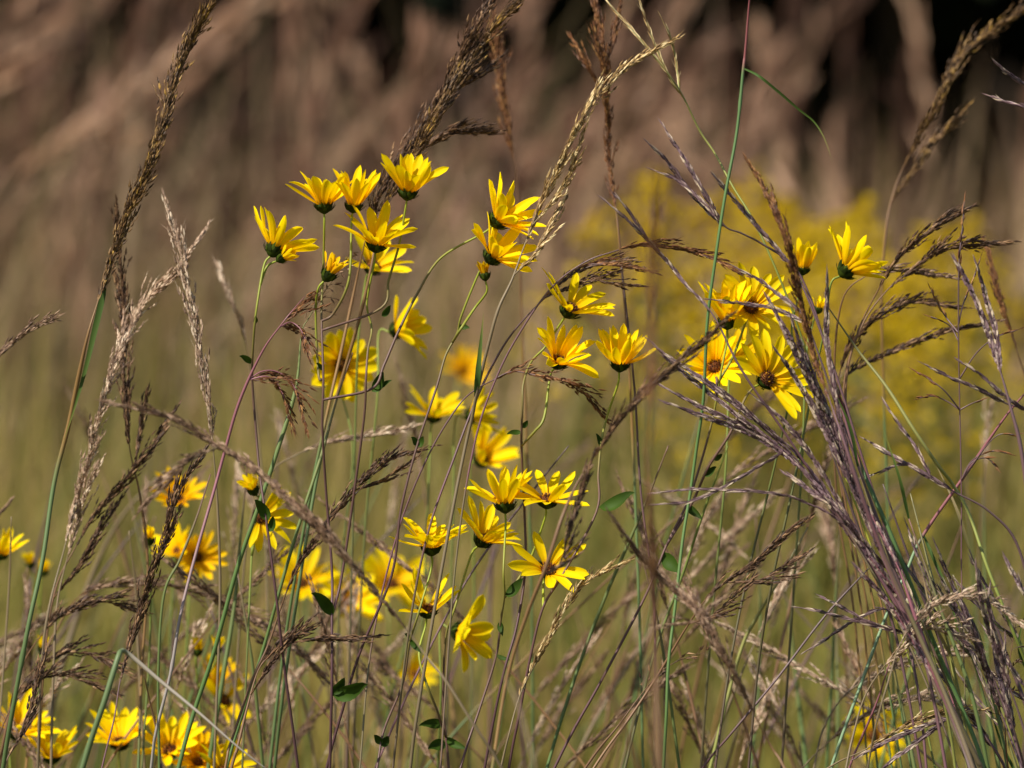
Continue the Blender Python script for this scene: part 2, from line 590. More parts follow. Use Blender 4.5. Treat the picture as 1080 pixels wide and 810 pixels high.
def grass(label, d, head, culm, style='dense', w=12, seed='seed_brown', stem='culm_brown', r=1.0, dens=1.0, grav=0.0, extra=(), blades=(), group=None, name='grass_stalk',
          cat='grass', sl=1.0, wob=0.01, nodes=()):
    """head, culm: px polylines from the tip down; extra: further seed heads (polyline ending at its joint, w);
    blades: (polyline from base to tip, width px, material)"""
    allp = list(head) + list(culm)
    pts = px_path(allp, d, wob)
    full = to_ground(pts)
    foot = full[-1].copy()
    foot[2] = 0
    root = empty(name, foot, label, cat, group)
    path = spline(full)
    nh = max(0, (len(head) - 1) * 7 + 1)
    n = len(path)
    s = arclen(path)
    rr = 0.001 * r
    radii = np.where(np.arange(n) < nh, STYLE_R[style] * np.minimum(1, 0.4 + s / max(1e-6, s[nh - 1] if nh else 1)), 0)
    if nh:
        sh = s[nh - 1]
        k = np.clip((s - sh) / 0.05, 0, 1)
        radii = np.where(np.arange(n) < nh, radii, STYLE_R[style] + (rr - STYLE_R[style]) * k)
    else:
        radii = np.minimum(rr, 0.0004 + s * 0.01)
    nodes = [0.25, 0.55] if (not nodes and nh) else list(nodes)
    for q in nodes:
        qq = (s[nh - 1] if nh else 0) + q
        radii = radii * (1 + 0.35 * np.exp(-((s - qq) / 0.002) ** 2))
    mb = MB()
    tube(mb, path, radii, 6, np.clip(s / min(s[-1], 0.62), 0, 1))
    dd = d[0] if isinstance(d, tuple) else d
    ex = []
    for e in extra:
        ep = px_path(e[0], dd, 0.006)
        j = path[np.argmin(np.linalg.norm(path - ep[-1], axis=1))]
        ep[-1] = j
        sp = spline(ep)
        tube(mb, sp, np.linspace(0.0003, 0.0006, len(sp)), 5, np.linspace(0, 0.2, len(sp)))
        ex.append((sp, e))
    mb.build('stem', stem, root, foot)
    if nh:
        hb = MB()
        seed_on(hb, path[:nh], style, w * PXM * dd / D0, dens, grav, sl)
        hb.build('seed_head', seed, root, foot, False)
    for sp, e in ex:
        hb = MB()
        cut = e[2] if len(e) > 2 else 1.0
        seed_on(hb, sp[:max(3, int(len(sp) * cut))], style, e[1] * PXM * dd / D0, dens, grav, sl)
        hb.build('seed_head', seed, root, foot, False)
    for bl in blades:
        bp = px_path(bl[0], dd, 0.006)
        k = np.argmin(np.linalg.norm(path - bp[0], axis=1))
        bp[0] = path[k]
        bm = MB()
        ribbon(bm, spline(bp), bl[1] * PXM * dd / D0, nrm(np.array([random.uniform(-0.3, 0.3), -1, 0.25])), 0.2)
        bm.build('leaf_blade', bl[2], root, foot)
    return root


# ================================================================== SUNFLOWERS IN FOCUS
SG = 'yellow sunflower plants'
H = dict
sunflower('leftmost of the tall sharp yellow sunflowers, one bloom turned right over a small bud', 4.0,
          [(277, 278), (272, 300), (270, 330), (267, 365), (266, 400), (270, 455), (274, 500), (281, 550), (292, 635), (300, 705), (313, 800)],
          [H(at=(285, 270), axis=(0.48, 0.82, -0.22), openness=58, n=14, seed=1, stem='main', spread=10, curl=0.1),
           H(at=(292, 275), axis=(0.75, 0.45, 0.2), kind='bud', seed=2, openness=25, size=0.85)],
          branches=[[(286, 285), (276, 300)]],
          leaves=[(268, 386, -0.6, -0.55, 0.4, 20, 8), (281, 556, -0.3, -0.9, 0.3, 34, 13), (283, 560, 0.3, -0.9, 0.2, 22, 9), (270, 336, 0.1, -1, 0.3, 10, 5)])
sunflower('tall branching sunflower left of centre carrying five sharp yellow blooms and one closing bud', 4.0,
          [(341, 240), (341, 285), (339, 330), (341, 400), (340, 450), (344, 520), (350, 600), (350, 650), (350, 720), (348, 810)],
          [H(at=(342, 225), axis=(0.0, 1, 0.08), openness=52, n=13, seed=3, stem='main', spread=12, size=0.95),
           H(at=(372, 224), axis=(0.12, 0.95, 0.3), openness=38, n=12, seed=4, spread=22, size=0.92),
           H(at=(342, 296), axis=(0.55, 0.8, 0.15), kind='bud', seed=5, openness=22, size=1.1, n=12, old=True),
           H(at=(396, 266), axis=(0.12, 0.93, 0.35), openness=55, n=14, seed=6, spread=16),
           H(at=(429, 211), axis=(0.15, 0.95, 0.22), openness=44, n=13, seed=7, spread=15, size=1.0),
           H(at=(519, 238), axis=(0.72, 0.62, 0.32), openness=52, n=14, seed=8, spread=14, size=1.05)],
          branches=[[(371, 245), (368, 295), (352, 330), (341, 348)],
                    [(335, 306), (333, 335), (336, 395), (341, 404)],
                    [(388, 298), (387, 320), (392, 347), (388, 370), (386, 400), (384, 440), (372, 530), (360, 610), (350, 650)],
                    [(421, 258), (410, 295), (402, 325), (393, 348)],
                    [(503, 246), (465, 272), (440, 310), (420, 350), (405, 385), (392, 410), (385, 426)]],
          leaves=[(402, 333, 0.6, -0.8, 0.2, 18, 8), (391, 412, 0.55, -0.9, 0.3, 30, 13), (393, 408, 0.9, -0.5, 0.2, 24, 8), (350, 655, -0.55, -0.95, 0.5, 44, 14), (338, 398, -0.4, -0.6, 0.3, 14, 7),
                  (351, 726, 0.85, -0.4, 0.35, 46, 19), (350, 728, 0.5, -0.8, 0.3, 28, 12)], r=1.35)
sunflower('sharp sunflower at centre top, bloom tilted right with a withered bud hanging below it', 4.0,
          [(507, 288), (487, 332), (482, 352), (470, 375), (460, 410), (440, 470), (423, 537), (413, 607), (380, 687), (360, 753), (345, 808)],
          [H(at=(514, 277), axis=(0.62, 0.72, 0.34), openness=50, n=13, seed=9, stem='main', spread=18, size=1.05),
           H(at=(512, 296), axis=(-0.1, 1, 0.2), kind='bud', seed=10, openness=15, size=0.75, old=True)],
          branches=[[(506, 308), (500, 326), (486, 347), (480, 356)]],
          leaves=[(484, 350, 0.9, 0.2, 0.3, 12, 7), (437, 474, -0.4, -0.8, 0.3, 14, 9), (438, 474, 0.5, -0.8, 0.3, 15, 9)])
sunflower('sunflower right of centre with two sharp blooms one above the other', 4.0,
          [(575, 366), (560, 382), (552, 405), (551, 430), (550, 470), (553, 537), (554, 600), (545, 660), (530, 715), (512, 805)],
          [H(at=(596, 334), axis=(0.5, 0.75, 0.42), openness=66, n=12, seed=12, stem='main', spread=16, size=1.05, gaps=0.05),
           H(at=(585, 388), axis=(0.4, 0.78, 0.5), openness=46, n=15, seed=13, spread=20, size=0.95)],
          branches=[[(579, 418), (574, 440), (564, 455), (551, 470)]],
          leaves=[(562, 456, -0.6, -0.1, 0.3, 18, 8), (556, 446, 0.5, -0.6, 0.3, 12, 6)])
sunflower('sunflower with ragged curled petals on a long dark stem, second bloom low near pale grass', 4.0,
          [(647, 410), (640, 440), (634, 468), (631, 500), (629, 540), (593, 607), (573, 640), (560, 690), (547, 757), (537, 808)],
          [H(at=(653, 392), axis=(0.1, 0.96, 0.22), openness=40, n=15, seed=14, stem='main', spread=18, size=0.92, curl=-0.35, old=False),
           H(at=(576, 607), axis=(0.22, 0.66, 0.72), openness=74, n=12, seed=15, spread=14, size=1.0, gaps=0.08)],
          branches=[[(571, 618), (569, 628), (574, 638)]],
          leaves=[(630, 530, 0.85, -0.45, 0.3, 46, 16), (632, 470, -0.2, -0.9, 0.1, 20, 6)])
sunflower('sunflower low at centre with two blooms, the right one spread flat', 4.0,
          [(532, 580), (531, 605), (532, 627), (528, 655), (523, 693), (505, 750), (490, 795)],
          [H(at=(533, 541), axis=(-0.02, 1, 0.08), openness=50, n=12, seed=16, stem='main', spread=18, size=1.0),
           H(at=(576, 536), axis=(0.12, 0.92, 0.36), openness=78, n=11, seed=17, spread=14, size=1.0, curl=0.05, gaps=0.12)],
          branches=[[(570, 562), (560, 588), (546, 612), (531, 630)]],
          leaves=[(535, 622, 0.7, -0.8, 0.3, 32, 14), (536, 660, 0.1, 0.9, 0.3, 14, 8), (524, 690, 0.75, 0.2, 0.3, 16, 6)], stemmat='stem_sun')
sunflower('sunflower whose cupped bloom leans right, with a dark shrivelled bloom beneath', 4.06,
          [(493, 606), (480, 640), (471, 668), (468, 705), (468, 753), (473, 806)],
          [H(at=(504, 576), axis=(0.55, 0.78, 0.28), openness=55, n=13, seed=18, stem='main', spread=15, size=0.95, old=False),
           H(at=(450, 651), axis=(0.12, 0.85, 0.5), openness=60, n=9, seed=19, spread=20, size=0.95, gaps=0.35, curl=-0.1)],
          branches=[[(445, 668), (442, 690), (450, 722), (460, 747), (473, 775)]],
          leaves=[(473, 768, -0.8, -0.25, 0.3, 30, 12), (474, 790, -0.9, 0.0, 0.4, 22, 14), (472, 778, 0.7, 0.25, 0.3, 26, 10)])
sunflower('sunflower with a single wide bloom on a dark stem left of a grey stem', 4.03,
          [(451, 615), (441, 648), (432, 678), (425, 720), (405, 770), (398, 808)],
          [H(at=(455, 586), axis=(0.0, 0.98, 0.18), openness=62, n=15, seed=20, stem='main', spread=14, size=0.97, curl=0.1)],
          leaves=[(432, 676, 0.5, 0.6, 0.3, 18, 7), (403, 786, -0.4, -0.9, 0.2, 16, 10), (402, 786, 0.6, -0.8, 0.2, 16, 10), (432, 676, -0.5, -0.6, 0.2, 10, 6)])
sunflower('sunflower clump behind the purple grass with four blooms, two of them showing dark centres', 4.04,
          [(764, 360), (760, 395), (752, 440), (740, 485), (725, 530), (703, 575), (680, 630), (633, 720), (593, 793)],
          [H(at=(767, 347), axis=(0.0, 0.95, 0.28), openness=38, n=13, seed=21, stem='main', spread=14, size=1.02),
           H(at=(790, 330), axis=(0.18, 0.55, 0.82), openness=68, n=14, seed=22, spread=14, size=1.0, d=4.05),
           H(at=(754, 392), axis=(-0.08, 0.5, 0.86), openness=62, n=13, seed=23, spread=14, size=1.0, d=4.1),
           H(at=(804, 403), axis=(0.42, 0.32, 0.84), openness=80, n=16, seed=24, spread=11, size=1.05, d=4.0, skip=(-0.75, -0.65, 0.35))],
          branches=[[(782, 345), (774, 374), (761, 398)], [(756, 400), (753, 430)], [(796, 408), (786, 420), (770, 457), (747, 493), (730, 530), (703, 578)]],
          leaves=[(752, 484, 0.5, -0.4, 0.3, 14, 7), (741, 500, 0.7, -0.5, 0.3, 20, 9), (726, 528, 0.6, 0.6, 0.2, 22, 9), (700, 582, 0.5, 0.5, 0.5, 30, 17)], r=1.3)
sunflower('small half open sunflower peeking above the brown grass stem', 4.06,
          [(839, 310), (835, 345), (838, 372), (833, 420), (815, 500), (790, 600), (770, 700), (755, 805)],
          [H(at=(846, 290), axis=(0.12, 1, 0.0), openness=26, n=11, seed=25, stem='main', spread=10, size=0.72)], stemmat='stem_green', r=1.0)
sunflower('rightmost tall sunflower, its dark green cup and bloom turned to the right', 4.02,
          [(880, 310), (870, 345), (860, 392), (851, 440), (835, 520), (815, 610), (800, 700), (790, 805)],
          [H(at=(886, 291), axis=(0.72, 0.66, -0.12), openness=54, n=14, seed=26, stem='main', spread=12, size=1.02)], stemmat='stem_green', r=1.1)

# ================================================================== SUNFLOWERS OUT OF FOCUS
BL = [
    ('soft yellow sunflower with a brown eye facing the viewer between two thin stems', 4.34, [(365, 400), (372, 470), (360, 600), (352, 800)], [H(at=(355, 385), axis=(0.5, 0.04, 0.86), openness=84, n=13, spread=7, seed=30, pw=1.7, size=0.92)]),
    ('soft sunflower bloom seen from the side, tucked behind a long slanting stem', 4.3, [(405, 352), (398, 420), (385, 560), (372, 800)], [H(at=(411, 350), axis=(0.9, 0.22, 0.32), openness=55, n=13, seed=31, pw=1.3, size=0.92)]),
    ('blurred sunflower partly hidden behind the five bloom plant, petals folded down', 4.22, [(384, 300), (378, 360), (374, 480), (366, 800)], [H(at=(390, 288), axis=(0.35, 0.7, 0.55), openness=62, n=11, seed=32, gaps=0.1)]),
    ('pair member at centre left: blurred low sunflower with drooping right petals', 4.4, [(455, 460), (450, 560), (440, 800)], [H(at=(456, 446), axis=(0.15, 0.92, 0.3), openness=62, n=11, seed=33, size=0.9)]),
    ('blurred small sunflower turned right with its green cup on the left', 4.4, [(486, 452), (478, 540), (470, 800)], [H(at=(491, 441), axis=(0.9, 0.35, 0.2), openness=48, n=12, seed=34, size=0.85)]),
    ('very soft sunflower bloom directly above the cupped centre bloom', 4.5, [(505, 510), (500, 620), (495, 800)], [H(at=(503, 490), axis=(0.55, 0.6, 0.5), openness=50, n=12, seed=35, size=1.0)]),
    ('soft sunflower seen from behind at low centre, petals fanned to the right', 4.22, [(470, 675), (465, 730), (462, 800)], [H(at=(476, 665), axis=(0.88, -0.12, 0.42), openness=66, n=10, seed=36, pw=1.3, size=1.0, gaps=0.15)]),
    ('broad heavily blurred sunflower behind the dark stem left of centre', 4.9, [(410, 650), (408, 720), (405, 800)], [H(at=(410, 622), axis=(0.3, 0.6, 0.7), openness=70, n=13, seed=37, pw=1.3, size=1.15)]),
    ('blurred sunflower beneath the diagonal brown seed head, petals drooping right', 4.65, [(365, 660), (362, 730), (360, 800)], [H(at=(362, 640), axis=(0.45, 0.6, 0.6), openness=72, n=13, seed=38, pw=1.3, size=1.05)]),
    ('blurred sunflower behind crossing brown grass at lower left', 4.6, [(318, 640), (314, 720), (310, 800)], [H(at=(316, 622), axis=(0.2, 0.7, 0.6), openness=68, n=13, seed=39, pw=1.3, size=1.05)]),
    ('faint yellow sunflower blur low between thin stems at centre', 5.0, [(436, 730), (434, 780), (434, 805)], [H(at=(436, 715), axis=(0.2, 0.5, 0.8), openness=64, n=12, seed=40, size=0.75)]),
    ('sunflower with three bright right petals behind a thin purple stem and leaf', 4.14, [(266, 580), (262, 660), (256, 800)], [H(at=(272, 546), axis=(0.35, 0.1, 0.9), openness=76, n=12, seed=41, size=0.85, gaps=0.1, skip=(-0.9, 0.3, 0.3)), H(at=(270, 522), axis=(-0.4, 0.8, 0.4), kind='bud', openness=25, seed=42, size=0.9)]),
    ('ragged old sunflower crowded behind the white straw stem', 4.45, [(200, 620), (196, 700), (192, 800)], [H(at=(207, 588), axis=(0.2, 0.1, 0.9), openness=62, n=13, seed=43, size=0.75, old=True), H(at=(192, 585), axis=(-0.5, 0.6, 0.6), openness=50, n=11, seed=44, size=0.8)]),
    ('ragged upper left sunflower behind the dark seed head tip', 4.46, [(184, 560), (180, 660), (178, 800)], [H(at=(188, 533), axis=(0.05, 0.75, 0.65), openness=52, n=13, seed=45, size=0.85, old=True)]),
    ('soft sunflower low left showing only a few folded petals', 4.46, [(232, 760), (230, 805)], [H(at=(232, 742), axis=(0.55, 0.35, 0.75), openness=60, n=9, seed=46, size=0.9, gaps=0.2), H(at=(226, 728), axis=(0.2, 0.9, 0.3), openness=38, n=9, seed=47, size=0.8, old=True)]),
    ('large sunflower cut by the left frame edge behind a green stem', 4.28, [(14, 800), (12, 830)], [H(at=(14, 778), axis=(0.35, 0.75, 0.5), openness=60, n=14, seed=48, size=1.05)]),
    ('sunflower at the bottom edge near the left corner, petals splayed upward', 4.28, [(56, 820), (56, 840)], [H(at=(55, 806), axis=(0.0, 0.95, 0.25), openness=58, n=13, seed=49, size=0.9)]),
    ('sunflower at bottom left with a thin dark stem crossing its petals', 4.28, [(130, 808), (128, 830)], [H(at=(126, 791), axis=(0.05, 0.85, 0.45), openness=58, n=14, seed=50, size=1.0)]),
    ('sunflower with a brown eye behind the rust blade at the bottom edge', 4.28, [(178, 815), (176, 840)], [H(at=(180, 798), axis=(-0.1, 0.75, 0.6), openness=56, n=12, seed=51, size=1.0)]),
    ('old sunflower with crumpled petals right of the rust blade', 4.28, [(208, 820), (206, 840)], [H(at=(208, 808), axis=(0.15, 0.6, 0.78), openness=52, n=14, seed=52, size=0.8, old=True)]),
    ('sunflower half below the bottom edge beside a green stem', 4.2, [(236, 828), (235, 850)], [H(at=(234, 818), axis=(0.3, 0.7, 0.6), openness=62, n=12, seed=53, size=0.85)]),
    ('blurred sunflower low on the right among pale arching grass', 4.75, [(922, 800), (920, 830)], [H(at=(918, 778), axis=(0.3, 0.25, 0.9), openness=76, n=11, seed=54, size=1.0, pw=1.2)]),
    ('small blurred sunflower at the left edge at mid height', 4.35, [(-2, 620), (-4, 700), (-8, 800)], [H(at=(0, 590), axis=(0.3, 0.9, 0.3), openness=40, n=10, seed=55, size=0.75)]),
    ('faint amber sunflower blur hanging behind the centre stems', 5.6, [(480, 440), (478, 560), (476, 800)], [H(at=(486, 398), axis=(0.3, 0.6, 0.7), openness=55, n=12, seed=56, size=0.95, old=True)]),
    ('second sunflower in the purple grass, petals hidden behind spikes', 4.16, [(772, 420), (765, 500), (752, 640), (740, 800)], [H(at=(772, 388), axis=(0.2, 0.8, 0.4), openness=46, n=11, seed=57, size=0.9, old=True)]),
    ('tiny sunflower bud caught between brown stems right of the clump', 4.15, [(858, 330), (850, 380), (845, 500), (825, 800)], [H(at=(861, 331), axis=(0.3, 0.9, 0.2), kind='bud', openness=20, n=8, seed=58, size=0.7)]),
]
for lab, d, main, heads in BL:
    heads[0]['stem'] = 'main'
    heads[0]['d'] = d
    br = []
    for hd in heads[1:]:
        hd['d'] = d
        br.append([((hd['at'][0] + main[0][0]) / 2, hd['at'][1] + 18), (main[0][0], main[0][1] + 10)])
    sunflower(lab, d, main, heads, br, group=SG, r=1.15, stemmat='stem_green')
BUDS = [('two green and yellow sunflower buds blurred at lower left', 4.3, [(212, 720), (216, 805)], [((208, 692), (0.1, 1, 0.2)), ((228, 690), (0.2, 1, 0.1))]),
        ('green sunflower buds blurred left of the dark seed head', 4.6, [(44, 640), (40, 720), (36, 805)], [((45, 608), (0.2, 1, 0.2)), ((33, 600), (-0.2, 1, 0.2))]),
        ('yellow tipped bud beside the dark seed head on the left', 4.2, [(160, 590), (158, 680), (150, 805)], [((158, 575), (0.0, 1, 0.2))]),
        ('yellow bud blurred among brown sprays at lower left', 4.3, [(44, 720), (42, 805)], [((44, 690), (0.2, 1, 0.2))])]
for lab, d, main, hs in BUDS:
    hl = [H(at=a, axis=x, kind='bud', openness=12, size=0.75, seed=70 + i, d=d) for i, (a, x) in enumerate(hs)]
    hl[0]['stem'] = 'main'
    sunflower(lab, d, main, hl, [[((hs[1][0][0] + main[0][0]) / 2, hs[1][0][1] + 14), (main[0][0], main[0][1] + 8)]] if len(hs) > 1 else (), group='sunflower buds', cat='wildflower', stemmat='stem_green', r=0.9)

# ================================================================== GRASS STALKS
GB = 'brown seeding grass stalks'
GP = 'purple grey grass stalks with narrow spikes'
GG = 'thin green grass stems'
GL = 'pale seeding grass stalks'
grass('tall leaning grass at left with a long dense brown seed head and a green blade', 3.97,
      [(232, -25), (222, 5), (205, 38), (190, 70), (178, 105), (165, 150), (150, 190), (135, 225), (121, 265), (110, 297), (102, 322)],
      [(93, 352), (84, 392), (72, 450), (57, 510), (45, 590), (30, 660), (15, 740), (4, 805)], w=20, dens=2.1, seed='seed_brown', r=1.6, group=GB,
      blades=[([(110, 293), (107, 318), (100, 348), (90, 390), (78, 432), (66, 468)], 6.5, 'blade_green')])
grass('dark blurred seed head hanging upright beside the tall leaning grass', 4.16, [(124, 238), (127, 285), (130, 330), (131, 380), (133, 430), (137, 475)],
      [(148, 525), (156, 600), (150, 700), (146, 805)], w=19, seed='seed_dark', r=1.0, group=GB, dens=1.5, extra=[([(150, 440), (146, 465), (141, 490)], 8)])
grass('long pale pinkish seed head curving down to the left', 4.14, [(206, 257), (190, 280), (168, 305), (148, 328), (136, 352), (124, 378), (110, 420), (95, 478), (80, 530), (68, 578)],
      [(52, 640), (44, 700), (40, 805)], w=17, seed='seed_pale', stem='culm_straw', dens=1.3, group=GL)
grass('short pale seed head low at left beside the long one', 4.15, [(97, 508), (88, 530), (80, 556), (70, 592)], [(60, 640), (56, 720), (54, 805)], w=15, seed='seed_pale', stem='culm_straw', group=GL)
grass('upright pale seed head with ragged side tufts at left', 4.1, [(180, 230), (190, 265), (200, 310), (208, 355), (215, 400), (222, 440), (225, 475)],
      [(230, 545), (232, 640), (226, 805)], w=18, seed='seed_pale', stem='culm_straw', dens=1.2, group=GL)
grass('brown seed head poking in from the left edge', 4.1, [(44, 343), (30, 350), (14, 361), (-4, 378), (-25, 402)], [(-60, 470), (-90, 600), (-100, 800)], w=10, seed='seed_mauve', group=GB)
grass('mauve seed head lying diagonally across the lower left stems', 3.75, [(138, 430), (180, 442), (220, 464), (260, 490), (300, 522), (340, 560), (375, 600), (405, 635), (432, 668)],
      [(448, 690), (470, 718), (500, 765), (530, 812)], w=12, seed='seed_mauve', stem='culm_straw', r=0.9, dens=1.3, group=GB,
      extra=[([(165, 520), (185, 500), (205, 482), (232, 472)], 8), ([(330, 555), (355, 575), (380, 606)], 9)])
grass('dense dark drooping seed head on a thread thin stem at lower left', 3.97, [(205, 492), (192, 512), (182, 535), (174, 570), (162, 600), (152, 630), (143, 660), (133, 695), (126, 722)],
      [(120, 760), (108, 808)], w=15, seed='seed_dark', r=0.6, dens=1.5, group=GB, stem='culm_purple')
grass('pale straw stem turning pink at the top with two nodding brown sprays', 4.0, [(322, 312), (310, 326), (297, 342)],
      [(276, 372), (252, 425), (236, 480), (225, 520), (205, 590), (190, 650), (180, 710), (165, 770), (160, 806)], style='dense', w=14, grav=0.35, seed='seed_rust', dens=0.9, stem='culm_pink', r=1.15, group=GL,
      extra=[([(322, 358), (316, 346), (306, 340), (297, 343)], 13), ([(316, 424), (308, 404), (292, 392), (276, 392), (262, 404)], 12), ([(300, 420), (292, 404), (280, 397), (262, 406)], 11)])
grass('bent grass stem with a grey half snapped over to the right at lower left', 3.87, [], [(282, 812), (250, 787), (210, 752), (170, 719), (136, 690), (128, 687), (124, 695), (110, 740), (90, 800)], stem='culm_bent', r=1.9, group=GG)
grass('slanting green stem with a dark feathery top left of the five bloom sunflower', 4.03, [(372, 262), (358, 285), (342, 308), (326, 335), (318, 352)],
      [(312, 410), (291, 480), (270, 542), (250, 600), (225, 690), (205, 750), (190, 803)], style='loose', w=30, grav=0.4, seed='seed_mauve', stem='culm_green', r=1.5, group=GG)
grass('slanting green stem just right of the leftmost sunflower stem', 4.06, [], [(372, 372), (355, 422), (339, 480), (318, 545), (298, 612), (279, 680), (252, 765), (240, 806)], stem='culm_green', r=1.2, group=GG)
grass('dark seed head arching right across two sunflower stems', 4.03, [(428, 480), (410, 486), (392, 497), (372, 518), (350, 545), (330, 575), (312, 603), (300, 630)],
      [(283, 680), (267, 715), (243, 785), (238, 808)], w=11, seed='seed_dark', dens=1.0, r=1.0, group=GB, extra=[([(418, 496), (398, 508), (375, 525)], 7)])
grass('dark seed head with two forked tips pointing right at lower left', 4.0, [(376, 672), (345, 674), (318, 676), (298, 680), (284, 692), (272, 708)],
      [(261, 745), (250, 790), (244, 810)], w=10, seed='seed_dark', r=1.1, group=GB, extra=[([(318, 668), (308, 674), (292, 692), (268, 730)], 8)], stem='culm_brown')
grass('long blurred mauve seed head bowed over near the bottom left', 4.28, [(340, 712), (312, 684), (283, 662), (255, 645), (225, 630), (180, 618), (140, 615), (105, 620), (80, 632)],
      [(62, 660), (40, 710), (28, 805)], w=17, seed='seed_mauve', dens=1.3, group=GB, style='dense')
grass('upper of three dark sprays reaching right at the lower left edge', 4.15, [(132, 640), (108, 634), (85, 640), (62, 652), (42, 672)], [(22, 706), (8, 760), (0, 806)], w=14, seed='seed_dark', group=GB, dens=1.2)
grass('middle of three dark sprays reaching right at the lower left edge', 4.14, [(116, 700), (92, 690), (68, 689), (45, 700), (28, 715)], [(14, 740), (2, 790), (-4, 815)], w=13, seed='seed_dark', group=GB, dens=1.2)
grass('lowest of three dark sprays reaching right at the lower left edge', 4.13, [(96, 722), (70, 713), (45, 716), (25, 730), (10, 750)], [(-4, 785), (-10, 815)], w=12, seed='seed_dark', group=GB, dens=1.2)
grass('dark seed head crossing the cut off sunflower at the bottom left corner', 4.0, [(40, 715), (33, 745), (22, 775), (8, 800)], [(0, 825), (-5, 850)], w=13, seed='seed_dark', group=GB, dens=1.3)
grass('thick dark seed head leaning right at the top centre, left one of the pair', 4.12, [(526, -30), (515, 5), (500, 38), (480, 75), (458, 115), (435, 150), (412, 185), (396, 220), (385, 255)],
      [(375, 300), (360, 370), (342, 450), (320, 560), (300, 680), (285, 805)], w=21, seed='seed_dark', dens=1.8, r=1.2, group=GB, extra=[([(505, 78), (492, 88), (474, 100), (452, 128)], 8), ([(500, 140), (470, 142), (448, 155), (425, 178)], 7)])
grass('thick dark seed head leaning right at the top centre, right one of the pair', 4.1, [(552, -20), (538, 10), (518, 32), (496, 62), (472, 100), (450, 140), (430, 178), (412, 205), (400, 232)],
      [(392, 280), (378, 340), (352, 430), (335, 500), (318, 600), (300, 720), (290, 806)], w=18, seed='seed_brown', dens=1.7, r=1.2, group=GB)
grass('soft rusty seed head hanging upright behind the top centre pair', 4.42, [(522, 20), (526, 70), (532, 115), (538, 150), (543, 175)], [(547, 215), (550, 330), (560, 600), (562, 805)], w=18, seed='seed_rust', group=GB, dens=1.1)
grass('sharp golden brown seed head curving up right from the centre blooms', 3.97, [(690, 54), (672, 64), (654, 76), (634, 97), (616, 122), (602, 150), (588, 180), (574, 206), (562, 235), (552, 262)],
      [(540, 295), (526, 325), (516, 360), (504, 410), (498, 440), (491, 470), (477, 540), (457, 650), (440, 753), (433, 808)], w=13, seed='seed_gold', dens=1.15, r=1.15, stem='culm_straw', group=GL,
      extra=[([(583, 232), (572, 252), (560, 272), (546, 290)], 7), ([(606, 165), (596, 190), (584, 210), (566, 240)], 7)], blades=[([(502, 425), (504, 395), (507, 362), (510, 330)], 6, 'blade_green')])
grass('dark two tipped spray behind the upper right of the centre blooms', 4.02, [(657, 280), (632, 279), (610, 286), (590, 300), (572, 317)], [(548, 342), (528, 370), (505, 415), (480, 480), (452, 560), (432, 660), (415, 805)],
      style='dense', w=9, seed='seed_dark', r=0.8, group=GB, extra=[([(645, 298), (625, 296), (606, 301), (588, 308), (574, 318)], 10)], dens=0.9, stem='culm_purple')
grass('thin arching spray with rusty tip below the centre blooms', 4.0, [(625, 426), (608, 408), (590, 401), (567, 396), (540, 392), (518, 402)], [(500, 412), (482, 430), (452, 480), (420, 560), (392, 680), (380, 805)],
      style='dense', w=9, seed='seed_rust', r=0.7, group=GB, dens=0.8, stem='culm_purple')
grass('tall rusty seed head right of the golden one, softly blurred', 4.22, [(624, -25), (630, 20), (635, 60), (640, 100), (641, 140), (644, 185), (650, 225)], [(654, 265), (662, 360), (668, 480), (674, 640), (678, 805)], w=15,
      seed='seed_rust', dens=1.2, group=GB, extra=[([(650, 25), (646, 45), (641, 75)], 8), ([(616, 62), (626, 80), (638, 105)], 9)])
grass('broad close blurred brown stalk standing beside the ragged sunflower', 2.95, [(692, 215), (690, 260), (688, 320), (687, 380), (685, 440), (684, 490)], [(684, 560), (686, 660), (692, 805)], w=20, seed='seed_rust', dens=0.7, r=0.9, group=GB)
grass('close blurred brown stalk rising low at centre right', 3.32, [(684, 520), (688, 570), (690, 620), (692, 670)], [(693, 720), (696, 812)], w=11, seed='seed_rust', dens=1.0, r=2.0, group=GB, stem='culm_brown')
grass('close blurred tan stalk leaning left at bottom centre', 3.3, [], [(606, 640), (620, 680), (637, 712), (654, 757), (674, 812)], stem='culm_brown', r=2.2, group=GG)
grass('close blurred tan stub of grass at the bottom centre', 3.3, [], [(522, 690), (535, 718), (548, 748), (562, 800), (568, 830)], stem='culm_straw', r=1.8, group=GG)
grass('dark blurred seed head slanting down left from the sunflower clump', 3.78, [(752, 350), (728, 372), (700, 396), (676, 418), (655, 442), (636, 468), (622, 488)], [(606, 515), (592, 548), (575, 600), (555, 650), (535, 715), (520, 806)],
      w=15, seed='seed_dark', dens=1.3, r=1.2, group=GB, extra=[([(616, 510), (606, 540), (598, 570), (590, 595), (577, 605)], 16)])
grass('close mauve seed head slanting down right at bottom centre', 3.76, [(660, 564), (684, 594), (708, 620), (738, 650), (758, 682), (780, 722), (800, 762)], [(815, 790), (830, 815)], w=15, seed='seed_mauve', dens=1.3, r=1.1, group=GB,
      extra=[([(740, 648), (732, 655), (715, 668)], 8)])
grass('dark spray with loose tips below the purple grass', 3.98, [(838, 558), (812, 578), (790, 598), (772, 610), (752, 625), (740, 638)], [(720, 668), (692, 715), (662, 760), (625, 812)], w=10, seed='seed_dark', r=0.9, group=GB,
      extra=[([(770, 632), (750, 650), (730, 655)], 8), ([(830, 596), (800, 612), (770, 618)], 6)])
